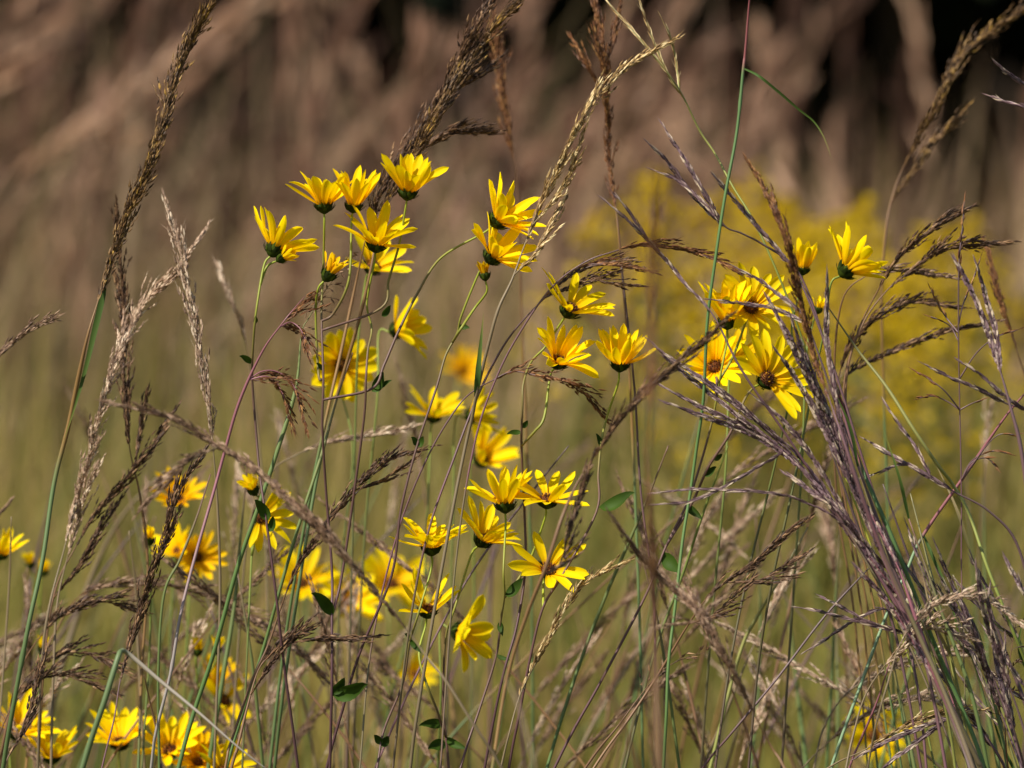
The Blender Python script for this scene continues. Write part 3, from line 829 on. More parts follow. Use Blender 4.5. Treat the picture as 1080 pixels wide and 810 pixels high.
grass('comb like dark spray low at centre right', 4.0, [(744, 688), (722, 694), (700, 706), (685, 722), (672, 738)], [(650, 768), (620, 806)], style='loose', w=26, seed='seed_dark', r=0.9, group=GB, grav=-0.1, stem='culm_brown', dens=0.7)
grass('tall straight green stem through the sunflower clump, red at its top with a curling blade', 3.96, [], [(793, -30), (790, 5), (786, 55), (784, 72), (777, 140), (765, 205), (755, 270), (746, 340), (742, 420), (735, 470), (728, 520), (720, 570), (712, 640), (705, 700), (703, 750), (700, 806)],
      stem='culm_redgreen', r=1.1, group=GG, nodes=(0.09,), blades=[([(784, 71), (800, 80), (820, 96), (842, 115), (858, 128), (869, 145), (878, 170)], 2.8, 'blade_green')])
grass('long thin slanting stem with bare forked twigs at its top', 4.02, [(636, -5), (658, 22), (680, 47), (705, 78)], [(721, 103), (738, 138), (754, 162), (773, 197), (797, 237), (827, 305), (850, 370), (880, 470), (920, 580), (960, 700), (985, 805)], style='spike', w=3.5, seed='seed_gold', stem='culm_yellow', r=0.75, group=GP,
      extra=[([(674, 0), (690, 45), (708, 85), (721, 105)], 3.5), ([(698, 20), (708, 42), (713, 66), (716, 92)], 3.5)])
# purple grey finger grasses
grass('grey three fingered grass tip above the sunflower clump', 3.97, [(700, 133), (722, 168), (742, 202), (763, 237)], [(782, 246), (805, 258), (838, 282), (860, 330), (885, 420), (920, 540), (965, 660), (1005, 760), (1030, 812)], style='spike', w=6, seed='seed_purple', stem='culm_purple', r=0.9, group=GP,
      extra=[([(685, 152), (705, 172), (728, 202), (752, 228), (766, 239)], 5.5), ([(692, 180), (715, 190), (740, 212), (766, 240)], 5)])
grass('grey spike pointing up left beside the tall green stem', 3.96, [(755, 187), (776, 212), (798, 238), (832, 278)], [(850, 310), (880, 390), (915, 500), (955, 620), (1000, 740), (1022, 812)], style='spike', w=6, seed='seed_purple', stem='culm_purple', r=0.9, group=GP)
grass('long two tipped grey spike left of the sunflower clump', 3.95, [(640, 213), (662, 232), (683, 253), (704, 276), (723, 300), (752, 332)], [(782, 390), (830, 460), (885, 545), (940, 640), (985, 740), (1010, 812)], style='spike', w=5, seed='seed_purple', stem='culm_purple', r=0.85, group=GP,
      extra=[([(649, 206), (664, 224), (684, 252)], 4)])
grass('grey spikes crossing in front of the brown eyed clump blooms', 3.94, [(778, 283), (798, 294), (820, 310), (846, 332)], [(862, 370), (890, 450), (925, 545), (965, 640), (1005, 735), (1030, 815)], style='spike', w=5, seed='seed_purple', stem='culm_purple', r=0.9, group=GP,
      extra=[([(750, 316), (772, 319), (795, 322), (818, 326), (850, 345)], 4.5)])
grass('purple grass stalk with four long fingers sweeping up left below the clump', 3.96, [(688, 362), (715, 388), (745, 412), (780, 440), (820, 470), (860, 512), (898, 568)], [(925, 605), (955, 655), (985, 720), (1015, 790), (1025, 815)], style='spike', w=6.5, seed='seed_purple', stem='culm_purple', r=1.5, group=GP,
      extra=[([(700, 372), (740, 400), (785, 434), (830, 474), (880, 535), (905, 575)], 6), ([(712, 382), (755, 408), (800, 444), (845, 484), (890, 545), (912, 585)], 6), ([(700, 408), (745, 432), (790, 452), (830, 480), (870, 520), (910, 580)], 6)], dens=1.2)
grass('purple grass stalk with dark lower fingers bristling to the left', 3.92, [(704, 425), (745, 440), (785, 455), (820, 474), (855, 505), (890, 545), (915, 580)], [(938, 618), (968, 675), (995, 735), (1022, 800), (1030, 820)], style='spike', w=7, seed='seed_purple', stem='culm_purple', r=1.5, group=GP,
      extra=[([(690, 520), (730, 516), (770, 517), (815, 520), (850, 530), (890, 552), (925, 598)], 4), ([(830, 500), (858, 520), (885, 540), (915, 580)], 7), ([(796, 418), (830, 448), (862, 490), (900, 555), (920, 590)], 6), ([(692, 532), (740, 525), (790, 520)], 3.5)], dens=1.2)
grass('thick purple stalk rising to a bundle of upright fingers at right centre', 3.9, [(812, 318), (835, 362), (858, 410), (880, 458), (900, 510), (920, 562)], [(942, 612), (968, 668), (995, 728), (1030, 800), (1038, 820)], style='spike', w=9, seed='seed_purple', stem='culm_purple', r=1.8, group=GP,
      extra=[([(835, 338), (852, 385), (872, 432), (894, 485), (915, 545)], 8), ([(820, 372), (840, 400), (862, 440), (890, 495), (918, 555)], 7), ([(848, 380), (862, 420), (880, 465), (905, 520), (928, 580)], 8), ([(858, 425), (878, 465), (900, 515), (930, 585)], 6),
             ([(872, 292), (872, 325), (872, 356), (878, 400), (888, 450), (905, 515)], 7)], dens=1.3)
grass('stout brown seed head bending up through the purple fingers', 3.84, [(800, 190), (812, 212), (824, 240), (834, 270), (842, 305), (852, 345), (862, 385), (876, 425)], [(890, 465), (905, 510), (930, 580), (965, 660), (1000, 740), (1028, 815)], w=12, seed='seed_rust', dens=1.3, r=1.5, stem='culm_purple', group=GB)
grass('green and pink stalk climbing beside the thick purple one', 3.93, [(880, 400), (888, 425), (896, 450)], [(906, 485), (920, 520), (940, 565), (960, 615), (990, 690), (1020, 760), (1040, 815)], style='spike', w=5, seed='seed_purple', stem='culm_redgreen', r=1.5, group=GG)
grass('pink stalk low in the purple bunch at bottom right', 3.9, [(880, 480), (905, 520), (928, 560), (948, 600)], [(965, 650), (985, 710), (1010, 770), (1030, 830)], style='spike', w=7, seed='seed_purple', stem='culm_pink', r=1.8, group=GP, extra=[([(900, 565), (930, 605), (955, 640), (972, 672)], 8), ([(905, 600), (940, 640), (965, 680), (985, 715)], 8)], dens=1.2)
# dark arching sprays right
for i, (lab, hp, cp, w) in enumerate([
    ('topmost of five dark arching seed heads right of the last bloom', [(1003, 231), (984, 242), (961, 261), (942, 280), (925, 308)], [(905, 350), (892, 410), (900, 520), (930, 640), (960, 805)], 9),
    ('second dark arching seed head from the top, right of the last bloom', [(1042, 258), (1018, 260), (998, 263), (979, 271), (961, 285), (934, 308)], [(908, 346), (890, 410), (896, 520), (922, 640), (950, 805)], 12),
    ('short third dark seed head level with the last bloom', [(984, 290), (960, 287), (937, 286), (912, 292)], [(888, 318), (880, 400), (890, 520), (915, 640), (940, 805)], 7),
    ('fourth dark arching seed head, thick and bowed over to the right', [(990, 322), (962, 320), (937, 328), (915, 344), (897, 366), (885, 395)], [(880, 440), (888, 520), (908, 640), (925, 805)], 12),
    ('lowest of the dark arching seed heads, nearly level', [(1026, 344), (986, 353), (959, 363), (930, 376), (905, 388), (888, 405)], [(880, 450), (884, 540), (900, 640), (915, 805)], 10)]):
    grass(lab, 4.08 + 0.025 * i, hp, cp, w=w, seed='seed_dark' if i != 2 else 'seed_mauve', dens=1.25, r=0.8, group=GB, stem='culm_brown')
grass('blurred brown seed head hanging down from the top right corner', 4.38, [(1095, -2), (1062, 22), (1035, 42), (1012, 62), (998, 88), (985, 115), (968, 148), (952, 178)], [(942, 205), (934, 245), (930, 330), (935, 500), (945, 805)], w=16, seed='seed_brown', dens=1.2, group=GB,
      extra=[([(1006, 128), (990, 145), (974, 162), (960, 185), (944, 210)], 14)])
grass('pair of grey spike tips entering at the right edge near the top', 3.98, [(1052, 68), (1066, 80), (1084, 92)], [(1110, 120), (1140, 240), (1150, 500), (1150, 805)], style='spike', w=6, seed='seed_purple', stem='culm_purple', group=GP, extra=[([(1046, 102), (1064, 108), (1084, 114), (1112, 130)], 5.5)])
grass('stout two pronged grey spike at the right edge', 3.9, [(1008, 275), (1024, 306), (1040, 345), (1054, 388)], [(1066, 430), (1078, 480), (1086, 560), (1090, 700), (1090, 815)], style='spike', w=8, seed='seed_purple', stem='culm_purple', r=1.4, group=GP, extra=[([(1029, 278), (1040, 315), (1050, 350), (1058, 395)], 7)], dens=1.2)
grass('grey spikes stretching level into the right edge', 3.93, [(978, 386), (1005, 399), (1035, 412), (1060, 425)], [(1090, 440), (1120, 500), (1130, 650), (1130, 815)], style='spike', w=5.5, seed='seed_purple', stem='culm_purple', r=1.0, group=GP, extra=[([(1014, 382), (1035, 396), (1060, 418), (1085, 438)], 5.5)])
grass('very fine upright stem at right with scattered dark spikelets', 3.99, [(1017, 212), (1015, 240), (1012, 270), (1011, 300)], [(1011, 360), (1012, 420), (1014, 520), (1014, 600), (1016, 680), (1020, 805)], style='spike', w=6.5, seed='seed_rust', stem='culm_purple', r=0.45, group=GB, sl=1.0, dens=0.45,
      extra=[([(982, 306), (990, 322), (998, 335), (1011, 352)], 5, 0.75), ([(982, 334), (992, 338), (1003, 345), (1012, 360)], 5, 0.6), ([(1033, 275), (1026, 295), (1016, 320), (1012, 345)], 5, 0.7), ([(1073, 348), (1050, 356), (1030, 372), (1012, 395)], 6, 0.55),
             ([(968, 393), (980, 400), (996, 412), (1013, 436)], 6, 0.6), ([(970, 420), (985, 418), (1000, 424), (1014, 440)], 6, 0.55), ([(1034, 422), (1024, 426), (1014, 438)], 6, 0.6), ([(1062, 478), (1045, 476), (1025, 486), (1014, 505)], 6, 0.6), ([(1050, 492), (1040, 483), (1025, 488), (1014, 510)], 6, 0.5), ([(1070, 458), (1048, 462), (1014, 500)], 5, 0.4)])
grass('blurred brown stalk leaning into the right edge', 4.28, [(1044, 275), (1052, 305), (1062, 338), (1074, 375)], [(1086, 420), (1105, 560), (1110, 805)], w=10, seed='seed_rust', group=GB)
grass('yellowish green stem slanting down right across the gap', 3.98, [], [(872, 322), (890, 348), (906, 371), (935, 408), (965, 455), (990, 492), (1004, 510), (1022, 542), (1042, 600), (1066, 660), (1088, 720), (1100, 815)], stem='culm_yellow', r=1.2, group=GG)
grass('pink and pale green stem crossing behind the purple bunch', 4.03, [], [(1100, 395), (1063, 436), (1020, 498), (974, 564), (955, 605), (936, 646), (905, 730), (876, 812)], stem='culm_pinkgreen', r=1.15, group=GG, nodes=(0.13,), blades=[([(974, 564), (985, 590), (1000, 625), (1010, 665), (1016, 700)], 3.5, 'blade_green')])
grass('grey spike in the open gap right of the purple bunch', 3.96, [(916, 466), (940, 480), (967, 495), (1005, 518)], [(1044, 540), (1075, 580), (1095, 680), (1100, 815)], style='spike', w=6, seed='seed_purple', stem='culm_purple', r=0.9, group=GP, extra=[([(934, 426), (950, 450), (966, 472), (985, 505)], 4), ([(912, 503), (930, 497), (945, 491), (962, 492)], 4)])
grass('three crossing dark spikes fanned out at the right', 4.0, [(853, 685), (880, 668), (905, 652), (935, 643)], [(955, 668), (985, 715), (1010, 760), (1030, 815)], style='spike', w=4.5, seed='seed_purple', stem='culm_purple', r=0.9, group=GP, extra=[([(870, 631), (892, 643), (918, 657), (950, 670)], 5), ([(843, 641), (870, 646), (905, 655), (952, 674)], 4)])
# pale arching heads lower right
for lab, hp, cp, w, d in [
    ('pale arching seed head, uppermost and sharpest at lower right', [(1062, 648), (1040, 634), (1018, 630), (998, 634), (978, 644), (962, 660), (948, 682)], [(938, 715), (925, 760), (915, 812)], 11, 3.88),
    ('pale arching seed head just beneath the sharpest one', [(1000, 668), (978, 664), (960, 672), (945, 690), (930, 706)], [(912, 735), (900, 775), (892, 812)], 14, 3.93),
    ('pale blurred seed head sweeping low at lower right', [(1010, 690), (985, 692), (958, 698), (930, 708), (905, 722), (885, 740)], [(868, 770), (858, 812)], 19, 4.15),
    ('pale level seed head in front of the low right bloom', [(1012, 752), (985, 756), (960, 764), (935, 777), (910, 792)], [(880, 806), (850, 830)], 11, 4.0),
    ('pale blurred seed head bowed above the low right bloom', [(1000, 745), (975, 738), (950, 740), (920, 750), (890, 768), (868, 788)], [(850, 806), (835, 830)], 15, 4.16),
    ('pale sharp seed head curving over right of the flat bloom', [(645, 600), (628, 608), (612, 620), (600, 636), (590, 652), (578, 676), (566, 698), (555, 718), (546, 740)], [(538, 770), (528, 812)], 10, 3.98),
    ('faint pale seed head lying level left of centre', [(422, 452), (398, 458), (370, 463), (342, 468), (312, 480)], [(285, 500), (262, 560), (250, 700), (244, 805)], 11, 4.28),
    ('small pale blurred tip beside the leftmost sunflower', [(237, 298), (246, 322), (254, 345), (260, 368)], [(268, 420), (280, 560), (284, 805)], 10, 4.4)]:
    grass(lab, d, hp, cp, w=w, seed='seed_pale' if abs(d - 4.0) > 0.05 else 'seed_gold', stem='culm_straw', r=0.8, group=GL, dens=1.2 if w > 12 else 0.9)
grass('broad pale blurred blade arching behind the left seed heads', 4.7, [], [(232, 466), (205, 480), (178, 496), (150, 520), (124, 552), (100, 600), (78, 660), (55, 740), (40, 815)], stem='culm_straw', r=4.4, group=GG)
grass('brown diagonal seed head with a side tip low on the left', 4.16, [(172, 452), (155, 478), (138, 499), (120, 522), (104, 540), (90, 560), (78, 580)], [(60, 617), (48, 680), (40, 805)], w=11, seed='seed_dark', dens=1.2, group=GB, extra=[([(115, 545), (98, 570), (84, 595), (72, 612), (58, 630)], 10)])
grass('arching braided seed head reaching right over the ragged sunflower', 3.98, [(756, 276), (738, 268), (718, 263), (694, 260), (668, 260), (645, 266)], [(618, 276), (585, 300), (555, 340), (525, 395), (500, 470), (480, 600), (465, 805)], w=6.5, seed='seed_rust', dens=0.9, r=0.7, group=GB, stem='culm_purple',
      extra=[([(658, 282), (640, 279), (622, 279), (606, 285)], 5)])
grass('rust coloured dry blade rising at the bottom left', 4.1, [], [(152, 712), (158, 740), (166, 775), (170, 812)], stem='culm_brown', r=1.6, group=GG)
# rays of the bunch in the bottom right corner
for lab, hp, cp in [
    ('mauve spike curving up left at the bottom right corner', [(1008, 625), (1020, 650), (1030, 680), (1042, 715), (1055, 750)], [(1070, 790), (1080, 820)]),
    ('mauve spike with a hooked tip near the right edge', [(1030, 598), (1034, 625), (1040, 655), (1052, 690), (1065, 725)], [(1080, 770), (1090, 815)]),
    ('dark mauve spike leaning left near the lower right edge', [(1062, 592), (1072, 612), (1085, 632), (1100, 655)], [(1120, 720), (1125, 815)]),
    ('mauve spike among green blades at the bottom right', [(985, 700), (1005, 726), (1025, 755), (1045, 785)], [(1060, 810), (1070, 830)]),
    ('dark spike fan lying low at the bottom right', [(905, 798), (940, 780), (970, 768), (1000, 758)], [(1030, 768), (1055, 800), (1065, 830)]),
    ('slender mauve spike rising along the right edge', [(1046, 655), (1050, 690), (1058, 730), (1068, 765)], [(1078, 800), (1085, 830)])]:
    grass(lab, random.uniform(3.88, 4.06), hp, cp, style='spike', w=6.5, seed='seed_purple', stem='culm_purple', r=1.1, group=GP, dens=1.2,
          extra=[([(hp[0][0] + 14, hp[0][1] + 22), (hp[1][0] + 9, hp[1][1] + 16), (hp[-1][0] + 2, hp[-1][1] + 2)], 6)])
grass('dark loose spray tucked into the bottom right corner', 3.98, [(1072, 655), (1066, 690), (1062, 725), (1060, 760)], [(1062, 800), (1066, 830)], style='loose', w=34, seed='seed_dark', grav=0.4, r=0.8, group=GB, dens=0.8)
for i in range(16):
    t = i / 15
    x0, y0 = 905 + 150 * t + random.uniform(-12, 12), 520 + 150 * t + random.uniform(-40, 40)
    sx = random.uniform(30, 62)
    hp = [(x0, y0), (x0 + sx * 0.45, y0 + 40), (x0 + sx, y0 + 85)] if i % 3 else []
    cp = [(x0 + sx * 1.5, y0 + 140), (x0 + sx * 2.0, y0 + 220), (x0 + sx * 2.3, y0 + 320)] if hp else [(x0 - 25, y0 - 60), (x0 + 10, y0 + 40), (x0 + 45, y0 + 140), (x0 + 75, y0 + 300)]
    grass('slender mauve and green stalk crowded into the bunch at the lower right', random.uniform(3.86, 4.1), hp, cp, style='spike', w=random.uniform(4, 6.5), seed='seed_purple', stem=random.choice(['culm_purple', 'culm_purple', 'culm_green', 'culm_pink', 'culm_yellow']),
          r=random.uniform(0.9, 1.7), group='stalks crowded in the lower right bunch',
          extra=[([(x0 - 16, y0 + 22), (x0 + sx * 0.4, y0 + 62), (x0 + sx, y0 + 88)], 5)] if hp else (),
          blades=[([cp[0], (cp[0][0] - random.uniform(5, 30), cp[0][1] - 45), (cp[0][0] - random.uniform(10, 45), cp[0][1] - 95)], 3.5, random.choice(['blade_green', 'blade_tan']))] if i % 2 else ())
# plain stems traced from the photograph
for lab, pts, d, r, m in [
    ('plain green stem slanting behind the flat low bloom', [(705, 470), (677, 540), (637, 633), (607, 713), (578, 806)], 4.12, 1.2, 'culm_green'),
    ('plain green stem leaning right below the purple tip', [(678, 590), (697, 673), (716, 806)], 4.08, 1.1, 'culm_green'),
    ('soft upright green stem behind the slanting pair at left', [(262, 480), (253, 573), (247, 640), (233, 727), (220, 808)], 4.2, 1.7, 'culm_green'),
    ('soft green stem leaning left behind the slanting pair', [(248, 590), (255, 630), (267, 707), (277, 808)], 4.18, 1.3, 'culm_green'),
    ('thin pale green stem beside the white straw stem', [(222, 500), (207, 547), (190, 590), (173, 627), (167, 707), (168, 808)], 4.1, 1.0, 'culm_green'),
    ('tan and green blade tip leaning right at lower right', [(852, 556), (836, 585), (823, 610), (800, 648), (780, 690), (750, 806)], 4.16, 1.3, 'culm_yellow'),
    ('blurred upright green stem at lower right', [(888, 530), (882, 620), (878, 700), (872, 806)], 4.35, 1.2, 'culm_green'),
    ('blurred green stem leaning left at lower right', [(820, 570), (832, 650), (842, 740), (850, 806)], 4.55, 1.9, 'culm_green'),
    ('long thin purple stem slanting behind the mauve seed head', [(925, 590), (870, 650), (820, 715), (770, 775), (740, 812)], 4.08, 0.8, 'culm_purple'),
    ('thin purple stem upright behind the ragged sunflower', [(655, 280), (662, 340), (670, 420), (676, 520), (690, 640), (690, 806)], 4.06, 0.8, 'culm_purple'),
    ('fine dark stem slanting across the low centre blooms', [(600, 470), (560, 520), (500, 600), (450, 690), (400, 800)], 4.12, 0.8, 'culm_purple'),
    ('fine pale stem upright behind the dark seed head', [(136, 560), (143, 620), (146, 690), (152, 806)], 4.25, 1.1, 'culm_straw'),
    ('green stem in front of the bottom left corner bloom', [(12, 545), (10, 610), (4, 700), (-4, 806)], 4.2, 0.8, 'culm_straw'),
    ('thin reddish stem low at right near the blurred bloom', [(938, 700), (925, 740), (908, 780), (895, 812)], 4.05, 0.8, 'culm_pink'),
    ('dull green stem falling from the clump toward bottom centre', [(768, 470), (742, 540), (722, 600), (690, 690), (660, 806)], 4.1, 1.0, 'stem_green'),
    ('grey green stem passing the low right bloom', [(932, 640), (942, 700), (952, 750), (965, 812)], 4.14, 1.5, 'culm_green'),
    ('faint green stem left of the purple bunch', [(797, 545), (802, 640), (800, 730), (792, 808)], 4.45, 1.2, 'culm_green'),
    ('green blade upright in the purple bunch', [(960, 520), (978, 590), (1000, 680), (1020, 808)], 4.0, 1.0, 'culm_yellow')]:
    grass(lab, d, [], pts, stem=m, r=r, group=GG)

# ------------------------------------------------------------------ blurred individual stalks between the flowers and the meadow
fill = [('soft blurred brown seed head standing further back among the meadow stems', 'seed_mauve', 'culm_brown', 64, True, 'blurred brown stalks further back'),
        ('soft blurred green stem standing further back among the meadow stems', None, 'culm_green', 32, False, 'blurred green stems further back'),
        ('soft blurred purple brown stem standing further back among the meadow stems', None, 'culm_purple', 30, False, 'blurred purple stems further back'),
        ('soft blurred pale seed head standing further back among the meadow stems', 'seed_pale', 'culm_straw', 33, True, 'blurred pale stalks further back')]
for lab, sd, st, n, hd, grp in fill:
    for i in range(n):
        d = random.choice((random.uniform(4.4, 4.8), random.uniform(4.6, 6.4)))
        x = random.uniform(-60, 1140)
        y = random.triangular(380, 800, 590)
        if hd and random.random() < 0.4:
            y -= random.uniform(60, 200)
        if hd and i % 3 == 0:
            x, y, d = random.uniform(610, 900), random.uniform(480, 740), random.uniform(4.2, 4.7)
        elif hd and i % 3 == 1:
            x, y, d = random.uniform(-10, 400), random.uniform(500, 760), random.uniform(4.2, 4.7)
        lean = random.gauss(0.12, 0.55 if hd else 0.24)
        top = [(x, y)]
        hl = random.uniform(70, 130) * 4 / d * 1.1
        pts = []
        k = 5 if hd else 0
        cx, cy, ln = x, y, lean * 1.5
        for j in range(k):
            pts.append((cx, cy))
            cx -= ln * hl / 4
            cy += hl / 4
            ln *= 0.9
        cp = []
        while cy < 830:
            cp.append((cx, cy))
            cx -= ln * 60
            cy += 60
            ln = ln * 0.93 + random.gauss(0, 0.02)
        if len(cp) < 2:
            cp = [(cx, cy), (cx - ln * 30, cy + 40)]
        grass(lab, d, pts, cp, w=random.uniform(11, 17), seed=sd or 'seed_brown', stem=st, r=random.uniform(0.8, 1.3), group=grp, dens=0.7)

# ================================================================== SETTING
def np_obj(name, V, F, mats, label, kind, midx=None, along=None, cat=None):
    me = bpy.data.meshes.new(name)
    n, k = F.shape
    me.vertices.add(len(V))
    me.vertices.foreach_set('co', V.astype(np.float32).ravel())
    me.loops.add(n * k)
    me.loops.foreach_set('vertex_index', F.astype(np.int32).ravel())
    me.polygons.add(n)
    me.polygons.foreach_set('loop_start', np.arange(0, n * k, k, dtype=np.int32))
    for m in mats:
        me.materials.append(m)
    if midx is not None:
        me.polygons.foreach_set('material_index', midx.astype(np.int32))
    if along is not None:
        at = me.attributes.new('along', 'FLOAT', 'POINT')
        at.data.foreach_set('value', along.astype(np.float32))
    me.update(calc_edges=True)
    me.validate()
    o = bpy.data.objects.new(name, me)
    COL.objects.link(o)
    o['label'], o['kind'] = label, kind
    if cat:
        o['category'] = cat
    return o


def blades_np(base, height, lean_dir, lean, width, seg=4, twist=None):
    """N blades as curved tapering strips; returns vertices, quads"""
    n = len(base)
    t = np.linspace(0, 1, seg + 1)
    x = base[:, None, :] + np.stack([lean_dir[:, 0:1] * (lean * height)[:, None] * t ** 1.8, lean_dir[:, 1:2] * (lean * height)[:, None] * t ** 1.8,
                                     height[:, None] * (t - 0.25 * np.minimum(lean, 1.4)[:, None] * t ** 2.5)], -1)
    th = RNG.uniform(0, math.pi, n) if twist is None else twist
    s = np.stack([np.cos(th), np.sin(th) * 0.6, np.zeros(n)], -1)
    w = width[:, None] * np.minimum(1, 1.5 * (1 - t) + 0.06)[None, :]
    a = x + s[:, None, :] * w[..., None] / 2
    b = x - s[:, None, :] * w[..., None] / 2
    V = np.stack([a, b], 2).reshape(-1, 3)
    m = 2 * (seg + 1)
    q = np.array([[2 * i, 2 * i + 1, 2 * i + 3, 2 * i + 2] for i in range(seg)])
    F = (np.arange(n)[:, None, None] * m + q[None]).reshape(-1, 4)
    return V, F, x


def spindles_np(p, d, l, w):
    """N quad spindles (two crossed diamonds each)"""
    d = d / np.linalg.norm(d, axis=1)[:, None]
    s = np.cross(d, RNG.normal(size=p.shape))
    s /= np.linalg.norm(s, axis=1)[:, None]
    u = np.cross(d, s)
    c = p + d * (l * 0.45)[:, None]
    tip = p + d * l[:, None]
    V = np.stack([p, c + s * w[:, None] / 2, tip, c - s * w[:, None] / 2, p, c + u * w[:, None] / 2, tip, c - u * w[:, None] / 2], 1).reshape(-1, 3)
    F = (np.arange(len(p))[:, None, None] * 8 + np.array([[0, 1, 2, 3], [4, 5, 6, 7]])[None]).reshape(-1, 4)
    return V, F


class Acc:
    def __init__(self):
        self.V, self.F, self.M, self.T, self.n = [], [], [], [], 0

    def add(self, V, F, m, tone=None):
        if tone is None:
            tone = RNG.random(1)
        self.T.append(np.repeat(tone, len(V) // len(tone)))
        self.V.append(V)
        self.F.append(F + self.n)
        self.M.append(np.full(len(F), m))
        self.n += len(V)

    def obj(self, name, mats, label, kind, cat=None):
        return np_obj(name, np.concatenate(self.V), np.concatenate(self.F), mats, label, kind, np.concatenate(self.M), np.concatenate(self.T), cat=cat)


def patchy(x, y, sc, seed):
    r = np.random.default_rng(seed)
    v = np.zeros_like(x)
    for _ in range(7):
        a, ph = r.uniform(0, 6.28), r.uniform(0, 6.28)
        k = r.uniform(0.5, 2.0) / sc
        v += np.sin((x * math.cos(a) + y * math.sin(a)) * k * 6.28 + ph)
    return v / 3.0


mat('meadow_green', [(0, '#5c6428'), (0.3, '#807c34'), (0.55, '#988c42'), (0.78, '#a0844e'), (1, '#be9e6c')], 'along', 0.3, 0.6, (1.2, 0.1))
mat('meadow_low', [(0, '#45521f'), (0.5, '#5e6a2b'), (0.8, '#7a7038'), (1, '#8a7446')], 'island', 0.3, 0.6, (1.2, 0.25))
mat('mid_grass', [(0, '#6c7230'), (0.35, '#8a843e'), (0.6, '#94784c'), (0.82, '#a27e66'), (1, '#c0a080')], 'along', 0.3, 0.6, (1.2, 0.1))
mat('tall_stem', [(0, '#5a4636'), (0.4, '#75604a'), (0.7, '#7a6a48'), (1, '#a08a62')], 'along', 0.25, 0.6, (1.0, 0.1))
mat('tall_plume', [(0, '#442c20'), (0.35, '#6c4e3e'), (0.7, '#98755e'), (1, '#caa88a')], 'along', 0.25, 0.6, (1.0, 0.1))
mat('goldenrod', [(0, '#a88e06'), (0.5, '#d0b006'), (1, '#e2c414')], 'island', 0.3, 0.6, (3, 0.2))
mat('goldenrod_leaf', [(0, '#5c6428'), (0.5, '#747432'), (1, '#8a7c3c')], 'island', 0.3, 0.6, (3, 0.2))
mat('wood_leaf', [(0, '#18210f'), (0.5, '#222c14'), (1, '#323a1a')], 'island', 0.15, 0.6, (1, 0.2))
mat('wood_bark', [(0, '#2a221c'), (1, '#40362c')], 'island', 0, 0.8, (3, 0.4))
mat('soil', [(0, '#3c3120'), (0.4, '#54462c'), (0.7, '#5e5a30'), (1, '#4c5428')], 'island', 0, 0.9, (2.5, 0.6))

# ground: one sheet with gentle undulation
gx = np.concatenate([np.linspace(-400, -30, 12), np.linspace(-24, 24, 41), np.linspace(30, 400, 12)])
gy = np.concatenate([np.linspace(-60, -6, 8), np.linspace(-4, 40, 56), np.linspace(48, 700, 16)])
X, Y = np.meshgrid(gx, gy)
Z = 0.03 * np.sin(X * 0.7 + 1) * np.sin(Y * 0.5) * np.clip((np.hypot(X, Y - 4) - 3) / 6, 0, 1)
V = np.stack([X, Y, Z], -1).reshape(-1, 3)
nx = len(gx)
F = np.array([[j * nx + i, j * nx + i + 1, (j + 1) * nx + i + 1, (j + 1) * nx + i] for j in range(len(gy) - 1) for i in range(nx - 1)])
g = np_obj('ground', V, F, [MATS['soil']], 'brown meadow soil under the grass', 'structure')

# low grass near the camera and the flowers (below the view)
n = 9000
b = np.stack([RNG.uniform(-5, 5, n), RNG.uniform(-1.5, 7.5, n), np.zeros(n)], -1)
b = b[(np.abs(b[:, 0]) > 0.25) | (b[:, 1] > 0.5)]
n = len(b)
a = RNG.uniform(0, 6.28, n)
acc = Acc()
V, F, _ = blades_np(b, RNG.uniform(0.2, 0.62, n), np.stack([np.cos(a), np.sin(a)], -1), RNG.uniform(0.1, 0.8, n), RNG.uniform(0.003, 0.007, n))
acc.add(V, F, 0)
acc.obj('low_grass', [MATS['meadow_low']], 'low green and tan grass around the flower stems', 'stuff', 'grass')

# olive meadow behind the flowers
acc = Acc()
n = 36000
y = 6.2 + 6.0 * RNG.random(n) ** 1.1
x = RNG.uniform(-1, 1, n) * (2.0 + 0.25 * y)
pt = patchy(x, y, 1.3, 3)
h = np.clip(RNG.normal(0.80 + 0.09 * pt, 0.13), 0.3, 1.2)
a = RNG.normal(0.2, 1.4, n)
V, F, _ = blades_np(np.stack([x, y, np.zeros(n)], -1), h, np.stack([np.cos(a), np.sin(a)], -1), np.abs(RNG.normal(0.15, 0.25, n)), RNG.uniform(0.005, 0.015, n))
acc.add(V, F, 0, np.clip(0.45 + 0.2 * patchy(x, y, 0.5, 5) + RNG.normal(0, 0.22, n), 0, 1))
acc.obj('meadow_grass', [MATS['meadow_green']], 'olive green meadow grass blurred behind the flowers', 'stuff', 'grass')

# mid height grass grading from olive to mauve brown
acc = Acc()
n = 17000
y = RNG.uniform(9.5, 17, n)
x = RNG.uniform(-1, 1, n) * (2.0 + 0.2 * y)
pt = patchy(x, y, 1.1, 21)
side = x / (y * 0.0875)
h = np.clip(RNG.normal(1.03 + 0.12 * pt - 0.03 * side, 0.2), 0.4, 1.6)
a = RNG.normal(0.1, 1.3, n)
V, F, _ = blades_np(np.stack([x, y, np.zeros(n)], -1), h, np.stack([np.cos(a), np.sin(a)], -1), np.abs(RNG.normal(0.18, 0.25, n)), RNG.uniform(0.006, 0.020, n))
acc.add(V, F, 0, np.clip(0.5 + 0.9 * (h - 1.05) + 0.2 * patchy(x, y, 0.35, 6) + RNG.normal(0, 0.18, n), 0, 1))
acc.obj('mid_grass', [MATS['mid_grass']], 'half tall olive and mauve grass blurred behind the green meadow', 'stuff', 'grass')

